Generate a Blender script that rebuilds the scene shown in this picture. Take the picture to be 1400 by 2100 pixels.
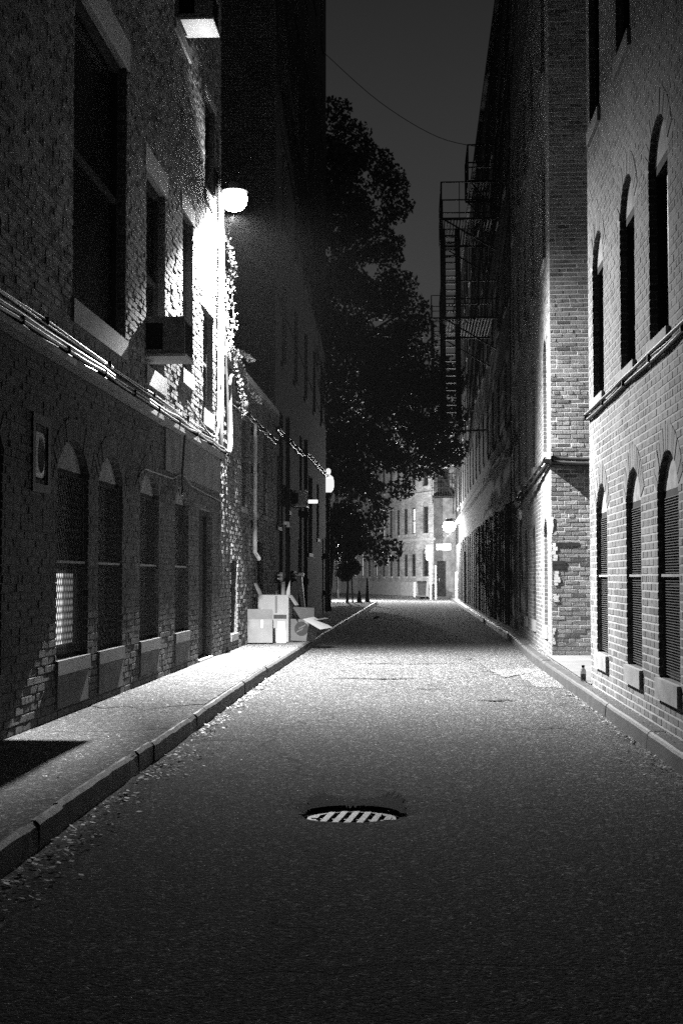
import bpy, math, random
from mathutils import Vector, Matrix
from mathutils.geometry import tessellate_polygon
R = math.radians
random.seed(7)
for o in list(bpy.data.objects):
    bpy.data.objects.remove(o)
scene = bpy.context.scene
COL = scene.collection

# ------------------------------------------------------------------ camera, world, exposure
cam_data = bpy.data.cameras.new('camera')
cam_data.sensor_fit = 'VERTICAL'
cam_data.sensor_height = 36.0
cam_data.lens = 50.0
cam_data.clip_start = 0.05
cam_data.clip_end = 3000
cam = bpy.data.objects.new('camera', cam_data)
COL.objects.link(cam)
cam.location = (0, 0, 1.33)
cam.rotation_euler = (R(90 + 2.61), 0, R(3.04))
scene.camera = cam

world = bpy.data.worlds.new('World')
scene.world = world
world.use_nodes = True
wn, wl = world.node_tree.nodes, world.node_tree.links
wn.clear()
wout = wn.new('ShaderNodeOutputWorld'); wbg = wn.new('ShaderNodeBackground')
wtc = wn.new('ShaderNodeTexCoord'); wsep = wn.new('ShaderNodeSeparateXYZ')
wmr = wn.new('ShaderNodeMapRange')
wl.new(wtc.outputs['Generated'], wsep.inputs[0]); wl.new(wsep.outputs['Z'], wmr.inputs['Value'])
wmr.inputs['From Min'].default_value = 0.0; wmr.inputs['From Max'].default_value = 0.42
wmr.inputs['To Min'].default_value = 0.070; wmr.inputs['To Max'].default_value = 0.017
wl.new(wmr.outputs[0], wbg.inputs['Strength'])
wbg.inputs['Color'].default_value = (1, 1, 1, 1)
wl.new(wbg.outputs[0], wout.inputs['Surface'])

scene.view_settings.view_transform = 'Standard'
scene.view_settings.look = 'None'
scene.view_settings.exposure = 0.0
scene.view_settings.gamma = 1.0
scene.cycles.diffuse_bounces = 1
scene.cycles.use_denoising = False
scene.cycles.use_adaptive_sampling = False
scene.cycles.sample_clamp_indirect = .6
scene.cycles.max_bounces = 6

# ------------------------------------------------------------------ materials
def newmat(name):
    m = bpy.data.materials.new(name); m.use_nodes = True
    return m, m.node_tree.nodes, m.node_tree.links, m.node_tree.nodes['Principled BSDF']

def g(v): return (v, v, v, 1)

def ramp(n, l, src, a, b, va, vb):
    r = n.new('ShaderNodeMapRange'); l.new(src, r.inputs['Value'])
    r.inputs['From Min'].default_value = a; r.inputs['From Max'].default_value = b
    r.inputs['To Min'].default_value = va; r.inputs['To Max'].default_value = vb
    return r.outputs[0]

def noise(n, l, vec, scale, detail=4, rough=0.6):
    t = n.new('ShaderNodeTexNoise'); l.new(vec, t.inputs['Vector'])
    t.inputs['Scale'].default_value = scale; t.inputs['Detail'].default_value = detail
    t.inputs['Roughness'].default_value = rough
    return t.outputs['Fac']

def mul(n, l, a, b, op='MULTIPLY'):
    m = n.new('ShaderNodeMath'); m.operation = op
    for i, v in enumerate((a, b)):
        if isinstance(v, (int, float)): m.inputs[i].default_value = v
        else: l.new(v, m.inputs[i])
    return m.outputs[0]

def tocol(n, l, v):
    c = n.new('ShaderNodeCombineColor')
    for i in range(3): l.new(v, c.inputs[i])
    return c.outputs[0]

def surf(name, base, var=0.35, scale=3.0, rough=0.8, bump=0.3, bscale=40, dist=0.01, metallic=0.0, spec=0.3, fine=None):
    """plain worn surface: tone noise at two scales and a noise bump"""
    m, n, l, p = newmat(name)
    tc = n.new('ShaderNodeTexCoord').outputs['Object']
    a = ramp(n, l, noise(n, l, tc, scale, 5), 0.3, 0.7, 1 - var, 1 + var)
    b = ramp(n, l, noise(n, l, tc, scale * 14, 3), 0.3, 0.7, 1 - var * .6, 1 + var * .6)
    v = mul(n, l, mul(n, l, a, b), base)
    l.new(tocol(n, l, v), p.inputs['Base Color'])
    p.inputs['Roughness'].default_value = rough
    p.inputs['Metallic'].default_value = metallic
    p.inputs['Specular IOR Level'].default_value = spec
    if bump:
        bp = n.new('ShaderNodeBump'); bp.inputs['Strength'].default_value = bump
        bp.inputs['Distance'].default_value = dist
        l.new(noise(n, l, tc, bscale, 4, .7), bp.inputs['Height'])
        l.new(bp.outputs[0], p.inputs['Normal'])
    return m

def brick_stone(name, base, var=.35, bump=.5):
    """fired clay of separately laid bricks: tone comes from the brick's own attribute, plus weathering"""
    m, n, l, p = newmat(name)
    tc = n.new('ShaderNodeTexCoord').outputs['Object']
    at = n.new('ShaderNodeAttribute'); at.attribute_name = 'tone'
    w = ramp(n, l, noise(n, l, tc, 1.1, 5, .65), .3, .7, 1 - var, 1 + var)
    f = ramp(n, l, noise(n, l, tc, 55, 4, .7), .25, .75, .6, 1.4)
    v = mul(n, l, mul(n, l, mul(n, l, w, f), at.outputs['Fac']), base)
    l.new(tocol(n, l, v), p.inputs['Base Color'])
    p.inputs['Roughness'].default_value = .85; p.inputs['Specular IOR Level'].default_value = .25
    bp = n.new('ShaderNodeBump'); bp.inputs['Strength'].default_value = bump; bp.inputs['Distance'].default_value = .008
    l.new(noise(n, l, tc, 45, 4, .7), bp.inputs['Height']); l.new(bp.outputs[0], p.inputs['Normal'])
    return m

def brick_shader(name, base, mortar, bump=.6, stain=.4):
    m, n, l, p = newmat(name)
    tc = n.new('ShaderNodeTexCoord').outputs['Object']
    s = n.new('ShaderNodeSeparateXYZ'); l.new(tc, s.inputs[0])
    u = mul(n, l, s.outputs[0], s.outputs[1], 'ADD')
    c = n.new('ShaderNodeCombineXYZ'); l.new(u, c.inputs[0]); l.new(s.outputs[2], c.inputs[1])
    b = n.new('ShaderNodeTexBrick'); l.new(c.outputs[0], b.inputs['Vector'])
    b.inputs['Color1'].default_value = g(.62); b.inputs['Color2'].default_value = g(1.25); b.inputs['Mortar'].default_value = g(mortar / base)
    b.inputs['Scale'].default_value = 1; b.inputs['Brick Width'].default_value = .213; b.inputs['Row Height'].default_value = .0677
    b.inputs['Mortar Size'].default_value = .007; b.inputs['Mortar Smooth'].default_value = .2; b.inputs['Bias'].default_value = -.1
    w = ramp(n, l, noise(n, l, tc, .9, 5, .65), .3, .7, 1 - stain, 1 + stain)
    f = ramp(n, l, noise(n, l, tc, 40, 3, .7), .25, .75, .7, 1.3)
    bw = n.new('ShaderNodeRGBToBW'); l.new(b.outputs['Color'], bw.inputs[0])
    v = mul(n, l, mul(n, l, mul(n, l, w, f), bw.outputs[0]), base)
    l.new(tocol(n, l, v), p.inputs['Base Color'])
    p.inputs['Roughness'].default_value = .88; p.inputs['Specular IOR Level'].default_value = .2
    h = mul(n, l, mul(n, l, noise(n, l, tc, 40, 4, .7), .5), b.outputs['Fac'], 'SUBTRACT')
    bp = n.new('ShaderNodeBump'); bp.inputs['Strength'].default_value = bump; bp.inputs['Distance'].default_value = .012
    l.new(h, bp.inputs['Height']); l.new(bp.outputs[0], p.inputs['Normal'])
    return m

def asphalt(name, base, chip=.5, bump=.75, bd=.008, patch=.13, spec=.12, rough=.8, sc=1.0, crack=True):
    m, n, l, p = newmat(name)
    tc = n.new('ShaderNodeTexCoord').outputs['Object']
    w = ramp(n, l, noise(n, l, tc, .5 * sc, 8, .75), .3, .7, 1 - patch, 1 + patch)
    mp = n.new('ShaderNodeMapping'); mp.inputs['Scale'].default_value = (1.6, .5, 1); l.new(tc, mp.inputs[0])
    w2 = ramp(n, l, noise(n, l, mp.outputs[0], 1.3 * sc, 7, .75), .3, .7, 1 - patch, 1 + patch)
    def stones(scale, lo, hi, a, b):
        vo = n.new('ShaderNodeTexVoronoi'); vo.inputs['Scale'].default_value = scale; l.new(tc, vo.inputs['Vector'])
        bw = n.new('ShaderNodeRGBToBW'); l.new(vo.outputs['Color'], bw.inputs[0])
        return vo, ramp(n, l, bw.outputs[0], lo, hi, a, b)
    vo, c = stones(95, .5, .78, 1 - chip, 1 + chip * 4)
    vo2, c2 = stones(45, .66, .80, .85, 2.8)
    f = ramp(n, l, noise(n, l, tc, 70, 4, .8), .34, .66, .4, 1.7)
    v = mul(n, l, mul(n, l, mul(n, l, mul(n, l, mul(n, l, w, w2), c), c2), f), base)
    # hairline cracks and oil spots
    dn = n.new('ShaderNodeTexNoise'); dn.inputs['Scale'].default_value = 2.2; dn.inputs['Detail'].default_value = 6; l.new(tc, dn.inputs['Vector'])
    vm = n.new('ShaderNodeVectorMath'); vm.operation = 'MULTIPLY_ADD'; l.new(dn.outputs['Color'], vm.inputs[0]); vm.inputs[1].default_value = (.55, .55, 0); l.new(tc, vm.inputs[2])
    ve = n.new('ShaderNodeTexVoronoi'); ve.feature = 'DISTANCE_TO_EDGE'; ve.inputs['Scale'].default_value = .33; l.new(vm.outputs[0], ve.inputs['Vector'])
    gate = ramp(n, l, noise(n, l, tc, .35, 3), .45, .55, 1.0, 0.0)
    ck = mul(n, l, ramp(n, l, ve.outputs['Distance'], .0015, .005, .25, 1.0), gate, 'MAXIMUM')
    oil = ramp(n, l, noise(n, l, tc, 2.6, 8, .75), .70, .72, 1.0, .6)
    v = mul(n, l, mul(n, l, v, ck), oil)
    l.new(tocol(n, l, v), p.inputs['Base Color'])
    p.inputs['Specular IOR Level'].default_value = spec
    p.inputs['Roughness'].default_value = rough + .1
    h = mul(n, l, mul(n, l, vo.outputs['Distance'], -1.4), mul(n, l, noise(n, l, tc, 45, 4, .8), 2.2), 'ADD')
    h = mul(n, l, h, mul(n, l, vo2.outputs['Distance'], -1.6), 'ADD')
    h2 = mul(n, l, h, mul(n, l, ck, 1.0), 'ADD')
    bp = n.new('ShaderNodeBump'); bp.inputs['Strength'].default_value = bump; bp.inputs['Distance'].default_value = bd
    l.new(h2, bp.inputs['Height']); l.new(bp.outputs[0], p.inputs['Normal'])
    return m

def emit(name, strength, base=.8):
    m, n, l, p = newmat(name)
    p.inputs['Base Color'].default_value = g(base)
    p.inputs['Emission Color'].default_value = (1, 1, 1, 1); p.inputs['Emission Strength'].default_value = strength
    return m

M = {}
M['brick_left'] = brick_stone('worn_clay_brick', .15, .35, .8)
M['brick_right'] = brick_stone('smooth_clay_brick', .18, .28, .4)
M['brick_corner'] = brick_stone('old_clay_brick', .19, .35, .6)
M['mortar_left'] = surf('dirty_mortar', .17, .3, 3, .95, .6, 60, .008)
M['mortar_right'] = surf('pale_mortar', .42, .15, 3, .95, .4, 60, .005)
M['mortar_corner'] = surf('chalky_mortar', .46, .25, 3, .95, .5, 60, .006)
M['brick_sh'] = brick_shader('brickwork', .10, .2)
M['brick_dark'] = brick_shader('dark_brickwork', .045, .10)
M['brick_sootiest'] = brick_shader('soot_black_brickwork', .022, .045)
M['brick_facade'] = brick_shader('far_brickwork', .25, .35)
M['mortar_shaded'] = surf('shade_darkened_mortar', .03, .4, 4, .8, .5, 60, .006)  # mortar tone darkened to paint in the shade below the ledge
M['brick_shaded'] = brick_stone('shade_darkened_brick', .05, .45, .7)  # same for the lower bricks: ledge shade put into their colour
M['stone_dark'] = surf('dark_stone', .075, .4, 5, .85, .5, 50, .006)  # darker stone for the ground floor sills and apron slabs
M['stone'] = surf('weathered_stone', .28, .3, 5, .85, .5, 50, .006)
M['stone_pale'] = surf('pale_stone', .60, .2, 5, .8, .4, 50, .005)
M['render'] = surf('dirty_render', .12, .5, 2.2, .85, .5, 30, .01)
M['asphalt'] = asphalt('asphalt', .050)
M['asphalt_worn'] = asphalt('worn_asphalt', .085)
M['pavement'] = asphalt('pavement_concrete', .085, .25, .7, .012, .15, .12, .8, 1.6)
M['slab'] = surf('pale_concrete', .11, .2, 2, .85, .4, 60, .004)
M['kerb'] = surf('kerb_granite', .045, .35, 5, .6, .6, 45, .008)
M['wood'] = surf('painted_dark_wood', .03, .4, 6, .85, .3, 60, .003, 0, .08)
M['wood_pale'] = surf('weathered_paint', .35, .4, 8, .85, .4, 60, .003, 0, .1)
M['fanlight'] = surf('grimy_fanlight_panel', .22, .6, 9, .6, .3, 40, .003)
M['iron'] = surf('dark_iron', .007, .3, 10, .7, .3, 80, .002, .3)
M['cast'] = surf('worn_cast_iron', .19, .5, 14, .5, .7, 60, .004, .2)
M['wire'] = surf('grille_wire', .09, .3, 10, .6, 0, 40, .002, .2)
M['cable'] = surf('black_cable', .03, .3, 10, .45, .2, 60, .002)
M['conduit'] = surf('pale_conduit', .17, .3, 8, .4, .2, 60, .002)
M['metal'] = surf('painted_sheet_metal', .20, .2, 6, .5, .15, 60, .002)
M['metal_pale'] = surf('pale_sheet_metal', .62, .2, 6, .45, .15, 60, .002)
M['cladding'] = surf('sooty_cladding', .05, .4, 6, .8, .3, 60, .003)
M['black'] = surf('black_void', .004, .1, 3, .9, 0)
M['cardboard'] = surf('pale_cardboard', .42, .08, 6, .85, .2, 90, .002)
M['cardboard_b'] = surf('brown_cardboard', .20, .12, 6, .85, .2, 90, .002)
M['ink'] = surf('printed_ink', .07, .2, 20, .8, 0)
M['paper'] = surf('white_paper', .6, .06, 10, .8, .2, 40, .003)
M['bark'] = surf('bark', .06, .4, 8, .9, .8, 20, .02)
M['leaf'] = surf('leaf', .055, .35, 2, .6, 0)
M['leaf_dry'] = surf('dry_leaf', .24, .7, 6, .6, 0)
M['vine_leaf'] = surf('vine_leaf', .28, .4, 6, .6, 0)
M['white_sign'] = surf('white_sign_face', .75, .08, 4, .6, .1, 40, .002)
def glass_dark(name, base, rough):
    m, n, l, p = newmat(name)
    tc = n.new('ShaderNodeTexCoord').outputs['Object']
    l.new(tocol(n, l, ramp(n, l, noise(n, l, tc, 5, 4), .3, .7, base * .5, base * 1.6)), p.inputs['Base Color'])
    p.inputs['Roughness'].default_value = rough; p.inputs['Specular IOR Level'].default_value = .35
    return m
M['pane'] = glass_dark('unlit_window_glass', .006, .22)
def clear(name):
    m, n, l, p = newmat(name)
    p.inputs['Base Color'].default_value = g(.85); p.inputs['Roughness'].default_value = .08
    p.inputs['Transmission Weight'].default_value = .85; p.inputs['IOR'].default_value = 1.45
    return m
M['bottle'] = clear('clear_bottle_glass')
M['globe'] = emit('lit_lamp_globe', 45)
M['globe_far'] = emit('lit_far_globe', 160)
M['globe_small'] = emit('lit_small_globe', 60)
M['lantern'] = surf('opal_lantern_glass', .85, .05, 5, .35, 0)
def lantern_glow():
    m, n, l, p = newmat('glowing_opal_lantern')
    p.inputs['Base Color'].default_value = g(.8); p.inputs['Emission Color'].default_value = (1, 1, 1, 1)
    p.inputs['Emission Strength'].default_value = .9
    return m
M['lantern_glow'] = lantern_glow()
M['tube'] = emit('lit_tube', 2.2)
M['blind'] = emit('lit_window_blind', 1.3)
M['blind_dim'] = emit('dim_window_blind', .22)
M['window_lit'] = emit('faintly_lit_pane', .25)

# ------------------------------------------------------------------ mesh helpers
class MB:
    def __init__(s): s.v = []; s.f = []; s.t = []
    def quad(s, a, b, c, d, tone=1.0):
        i = len(s.v); s.v += [tuple(a), tuple(b), tuple(c), tuple(d)]; s.f.append((i, i+1, i+2, i+3)); s.t.append(tone)
    def tri(s, a, b, c, tone=1.0):
        i = len(s.v); s.v += [tuple(a), tuple(b), tuple(c)]; s.f.append((i, i+1, i+2)); s.t.append(tone)
    def hexa(s, p, tone=1.0, skip=()):
        i = len(s.v); s.v += [tuple(q) for q in p]
        for k, f in enumerate(((0,3,2,1),(4,5,6,7),(0,1,5,4),(1,2,6,5),(2,3,7,6),(3,0,4,7))):
            if k in skip: continue
            s.f.append(tuple(i + j for j in f)); s.t.append(tone)
    def box(s, x0, x1, y0, y1, z0, z1, tone=1.0):
        s.hexa([(x0,y0,z0),(x1,y0,z0),(x1,y1,z0),(x0,y1,z0),(x0,y0,z1),(x1,y0,z1),(x1,y1,z1),(x0,y1,z1)], tone)
    def fbox(s, F, u0, u1, d0, d1, z0, z1, tone=1.0):
        s.hexa([F(u0,d0,z0),F(u1,d0,z0),F(u1,d1,z0),F(u0,d1,z0),F(u0,d0,z1),F(u1,d0,z1),F(u1,d1,z1),F(u0,d1,z1)], tone)
    def bar(s, a, b, w, h=None):
        """square bar from a to b"""
        a = Vector(a); b = Vector(b); h = h or w
        d = (b - a).normalized(); up = Vector((0,0,1)) if abs(d.z) < .9 else Vector((1,0,0))
        x = d.cross(up).normalized() * w / 2; y = d.cross(x).normalized() * h / 2
        s.hexa([a-x-y, a+x-y, a+x+y, a-x+y, b-x-y, b+x-y, b+x+y, b-x+y])
    def tube(s, pts, r, n=6, cap=True):
        pts = [Vector(p) for p in pts]; rings = []
        rr = r if isinstance(r, (list, tuple)) else [r] * len(pts)
        for i, p in enumerate(pts):
            d = (pts[min(i+1, len(pts)-1)] - pts[max(i-1, 0)])
            d = d.normalized() if d.length > 1e-9 else Vector((0,0,1))
            up = Vector((0,0,1)) if abs(d.z) < .9 else Vector((1,0,0))
            x = d.cross(up).normalized(); y = d.cross(x).normalized()
            k = len(s.v)
            for j in range(n):
                a = 2 * math.pi * j / n
                s.v.append(tuple(p + (x * math.cos(a) + y * math.sin(a)) * rr[i]))
            rings.append(k)
        for a, b in zip(rings, rings[1:]):
            for j in range(n):
                s.f.append((a+j, a+(j+1)%n, b+(j+1)%n, b+j)); s.t.append(1)
        if cap:
            s.f.append(tuple(rings[0]+j for j in range(n))); s.t.append(1)
            s.f.append(tuple(rings[-1]+j for j in reversed(range(n)))); s.t.append(1)
    def lathe(s, c, prof, n=20):
        """prof: list of (radius, z) around the vertical through c"""
        rings = []
        for r, z in prof:
            rings.append(len(s.v))
            for j in range(n):
                a = 2 * math.pi * j / n
                s.v.append((c[0] + r * math.cos(a), c[1] + r * math.sin(a), c[2] + z))
        for a, b in zip(rings, rings[1:]):
            for j in range(n):
                s.f.append((a+j, a+(j+1)%n, b+(j+1)%n, b+j)); s.t.append(1)
        s.f.append(tuple(rings[0]+j for j in reversed(range(n)))); s.t.append(1)
        s.f.append(tuple(rings[-1]+j for j in range(n))); s.t.append(1)
    def poly(s, F, loop, d, flip=False):
        pts = [Vector((u, z, 0)) for u, z in loop]
        i = len(s.v); s.v += [tuple(F(u, d, z)) for u, z in loop]
        for t in tessellate_polygon([pts]):
            s.f.append(tuple(i + k for k in t)); s.t.append(1)
    def build(s, name, mat, parent=None, base=(0,0,0), smooth=False):
        me = bpy.data.meshes.new(name)
        bx, by, bz = base
        me.from_pydata([(x-bx, y-by, z-bz) for x, y, z in s.v], [], s.f)
        if any(t != 1.0 for t in s.t):
            at = me.attributes.new('tone', 'FLOAT', 'FACE'); at.data.foreach_set('value', s.t)
        me.materials.append(M[mat] if isinstance(mat, str) else mat)
        if smooth: me.polygons.foreach_set('use_smooth', [True] * len(me.polygons))
        me.update()
        o = bpy.data.objects.new(name, me); COL.objects.link(o)
        if parent is not None: o.parent = parent
        elif tuple(base) != (0,0,0): o.location = base
        return o

def tag(o, label=None, cat=None, group=None, kind=None):
    if label: o['label'] = label
    if cat: o['category'] = cat
    if group: o['group'] = group
    if kind: o['kind'] = kind
    return o
def thing(name, label, cat, loc, rz=0, group=None):
    o = bpy.data.objects.new(name, None); COL.objects.link(o)
    o.location = loc; o.rotation_euler = (0,0,rz); o.empty_display_size = .2
    return tag(o, label, cat, group)

# wall frames: u runs along the wall, d out of it towards the viewer, z up
def left_frame(X): return lambda u, d, z: (X + d, u, z)
def right_frame(X): return lambda u, d, z: (X - d, u, z)
def front_frame(Y): return lambda u, d, z: (u, Y - d, z)

class Opening:
    def __init__(s, u0, u1, z0, z1, rise=0, ring=0, head=0, sill=.2, slab=0, kind='window', **kw):
        s.u0, s.u1, s.z0, s.z1, s.rise, s.ring, s.head, s.sill, s.slab, s.kind = min(u0,u1), max(u0,u1), z0, z1, rise, ring, head, sill, slab, kind
        s.zs = z1 - rise; s.uc = (s.u0 + s.u1) / 2; s.w = (s.u1 - s.u0) / 2
        if rise: s.R = (s.w**2 + rise**2) / (2 * rise); s.cz = z1 - s.R
        s.kw = kw
    def arc(s, off=0, n=12):
        """points of the arch from the u1 spring to the u0 spring"""
        a = math.asin(min(1, s.w / s.R)); r = s.R + off
        return [(s.uc + r * math.sin(t), s.cz + r * math.cos(t)) for t in [a - 2*a*i/n for i in range(n+1)]]
    def loop(s):
        p = [(s.u0, s.z0), (s.u1, s.z0)]
        return p + (s.arc() if s.rise else [(s.u1, s.z1), (s.u0, s.z1)])
    def excl(s, z):
        """brick-free interval at height z"""
        if s.sill and s.z0 - s.sill <= z < s.z0: return (s.u0 - .032, s.u1 + .032)
        if s.slab and s.z0 - s.sill - s.slab <= z < s.z0 - s.sill: return (s.u0, s.u1)
        if s.z0 <= z <= s.zs: return (s.u0, s.u1)
        if s.rise:
            ro = s.R + s.ring; q = ro**2 - (z - s.cz)**2
            if z > s.zs and q > 0:
                h = math.sqrt(q); a = math.asin(min(1, s.w / s.R))
                return (s.uc - min(h, ro * math.sin(a)), s.uc + min(h, ro * math.sin(a)))
        elif s.head and s.z1 < z <= s.z1 + s.head: return (s.u0 - .12, s.u1 + .12)
        return None

def facade(F, u0, u1, z0, z1, ops, reveal=.22, plane=None):
    """front sheet with real openings and the reveals behind them"""
    mb = plane or MB()
    outer = [Vector((u0,z0,0)), Vector((u1,z0,0)), Vector((u1,z1,0)), Vector((u0,z1,0))]
    loops = [[(u0,z0),(u1,z0),(u1,z1),(u0,z1)]] + [o.loop() for o in ops]
    polys = [[Vector((a,b,0)) for a, b in lp] for lp in loops]
    allp = [p for lp in loops for p in lp]
    i = len(mb.v); mb.v += [tuple(F(a, 0, b)) for a, b in allp]
    for t in tessellate_polygon(polys):
        mb.f.append(tuple(i + k for k in t)); mb.t.append(1)
    return mb

def reveal_of(F, o, parent, base, mat='brick_sh', depth=.22):
    rv = MB(); lp = o.loop()
    for a, b in zip(lp, lp[1:] + lp[:1]):
        rv.quad(F(a[0],0,a[1]), F(b[0],0,b[1]), F(b[0],-depth,b[1]), F(a[0],-depth,a[1]))
    return rv.build('reveal', mat, parent, base)

def lay_bricks(F, u0, u1, z0, z1, ops, out=.011, jit=.004, gap=.01, mb=None, seed=1, tone=(.65,1.3), dark=.1):
    rnd = random.Random(seed); mb = mb or MB()
    ch = .0677; n = int((z1 - z0) / ch)
    for c in range(n):
        za = z0 + c * ch + gap/2; zb = z0 + (c+1) * ch - gap/2; zm = (za + zb) / 2
        ex = sorted(e for e in (o.excl(zm) for o in ops) if e)
        head = c % 7 == 3; L = .1065 if head else .213
        u = u0 - (L/2 if c % 2 else 0) - rnd.random() * .02
        sag = math.sin(c * .7) * .002
        while u < u1:
            a = max(u, u0) + gap/2; b = min(u + L, u1) - gap/2; u += L
            segs = [(a, b)]
            for e0, e1 in ex:
                ns = []
                for p, q in segs:
                    if q <= e0 or p >= e1: ns.append((p, q)); continue
                    if p < e0: ns.append((p, e0 - .002))
                    if q > e1: ns.append((e1 + .002, q))
                segs = ns
            for p, q in segs:
                if q - p < .02: continue
                d = out + rnd.uniform(-jit, jit); j = lambda: rnd.uniform(-.0022, .0022)
                dj = [d + rnd.uniform(-jit, jit) * .5 for _ in range(4)]
                t = rnd.uniform(*tone) * (1 if rnd.random() > dark else .5)
                ph = [F(p+j(), 0, za+j()), F(q+j(), 0, za+j()), F(q+j(), 0, zb+j()), F(p+j(), 0, zb+j()),
                      F(p+.003, dj[0], za+.003+sag), F(q-.003, dj[1], za+.003+sag), F(q-.003, dj[2], zb-.003+sag), F(p+.003, dj[3], zb-.003+sag)]
                mb.hexa(ph, t + .0001, skip=(0,))
    return mb

def arch_ring(F, o, t=.2, out=.013, mb=None, rnd=random.Random(3)):
    """soldier bricks standing round the arch"""
    mb = mb or MB()
    a = math.asin(min(1, o.w / o.R)); n = max(7, int(2 * a * o.R / .075))
    for i in range(n):
        t0 = -a + 2*a*(i + .07)/n; t1 = -a + 2*a*(i + .93)/n; d = out + rnd.uniform(-.003, .003)
        P = []
        for dd in (0, d):
            for th, r in ((t0, o.R+.004), (t1, o.R+.004), (t1, o.R+t), (t0, o.R+t)):
                P.append(F(o.uc + r*math.sin(th), dd, o.cz + r*math.cos(th)))
        mb.hexa(P, rnd.uniform(.7, 1.3), skip=(0,))
    return mb

def mesh_grille(F, u0, u1, z0, z1, d, pitch=.055, r=.004, kind='diamond'):
    mb = MB()
    def clipline(p, q):
        # clip 2-D segment to the rectangle
        t0, t1 = 0., 1.; dx = q[0]-p[0]; dz = q[1]-p[1]
        for pp, qq in ((-dx, p[0]-u0), (dx, u1-p[0]), (-dz, p[1]-z0), (dz, z1-p[1])):
            if abs(pp) < 1e-12:
                if qq < 0: return None
            else:
                t = qq / pp
                if pp < 0: t0 = max(t0, t)
                else: t1 = min(t1, t)
        if t0 >= t1: return None
        return (p[0]+t0*dx, p[1]+t0*dz), (p[0]+t1*dx, p[1]+t1*dz)
    w, h = u1-u0, z1-z0
    k = 2.0
    if kind == 'diamond':
        s = -h
        while s < w + h:
            for sg in (1, -1):
                p = (u0 + s, z0) ; q = (u0 + s + sg * h / k, z0 + h)
                c = clipline(p, q)
                if c: mb.bar(F(c[0][0], d + .003*sg, c[0][1]), F(c[1][0], d + .003*sg, c[1][1]), r*2)
            s += pitch
    else:
        z = z0
        while z < z1: mb.bar(F(u0, d, z), F(u1, d, z), r*2.4); z += pitch
        u = u0
        while u < u1: mb.bar(F(u, d-.006, z0), F(u, d-.006, z1), r*1.6); u += pitch*2.4
    return mb

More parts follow.
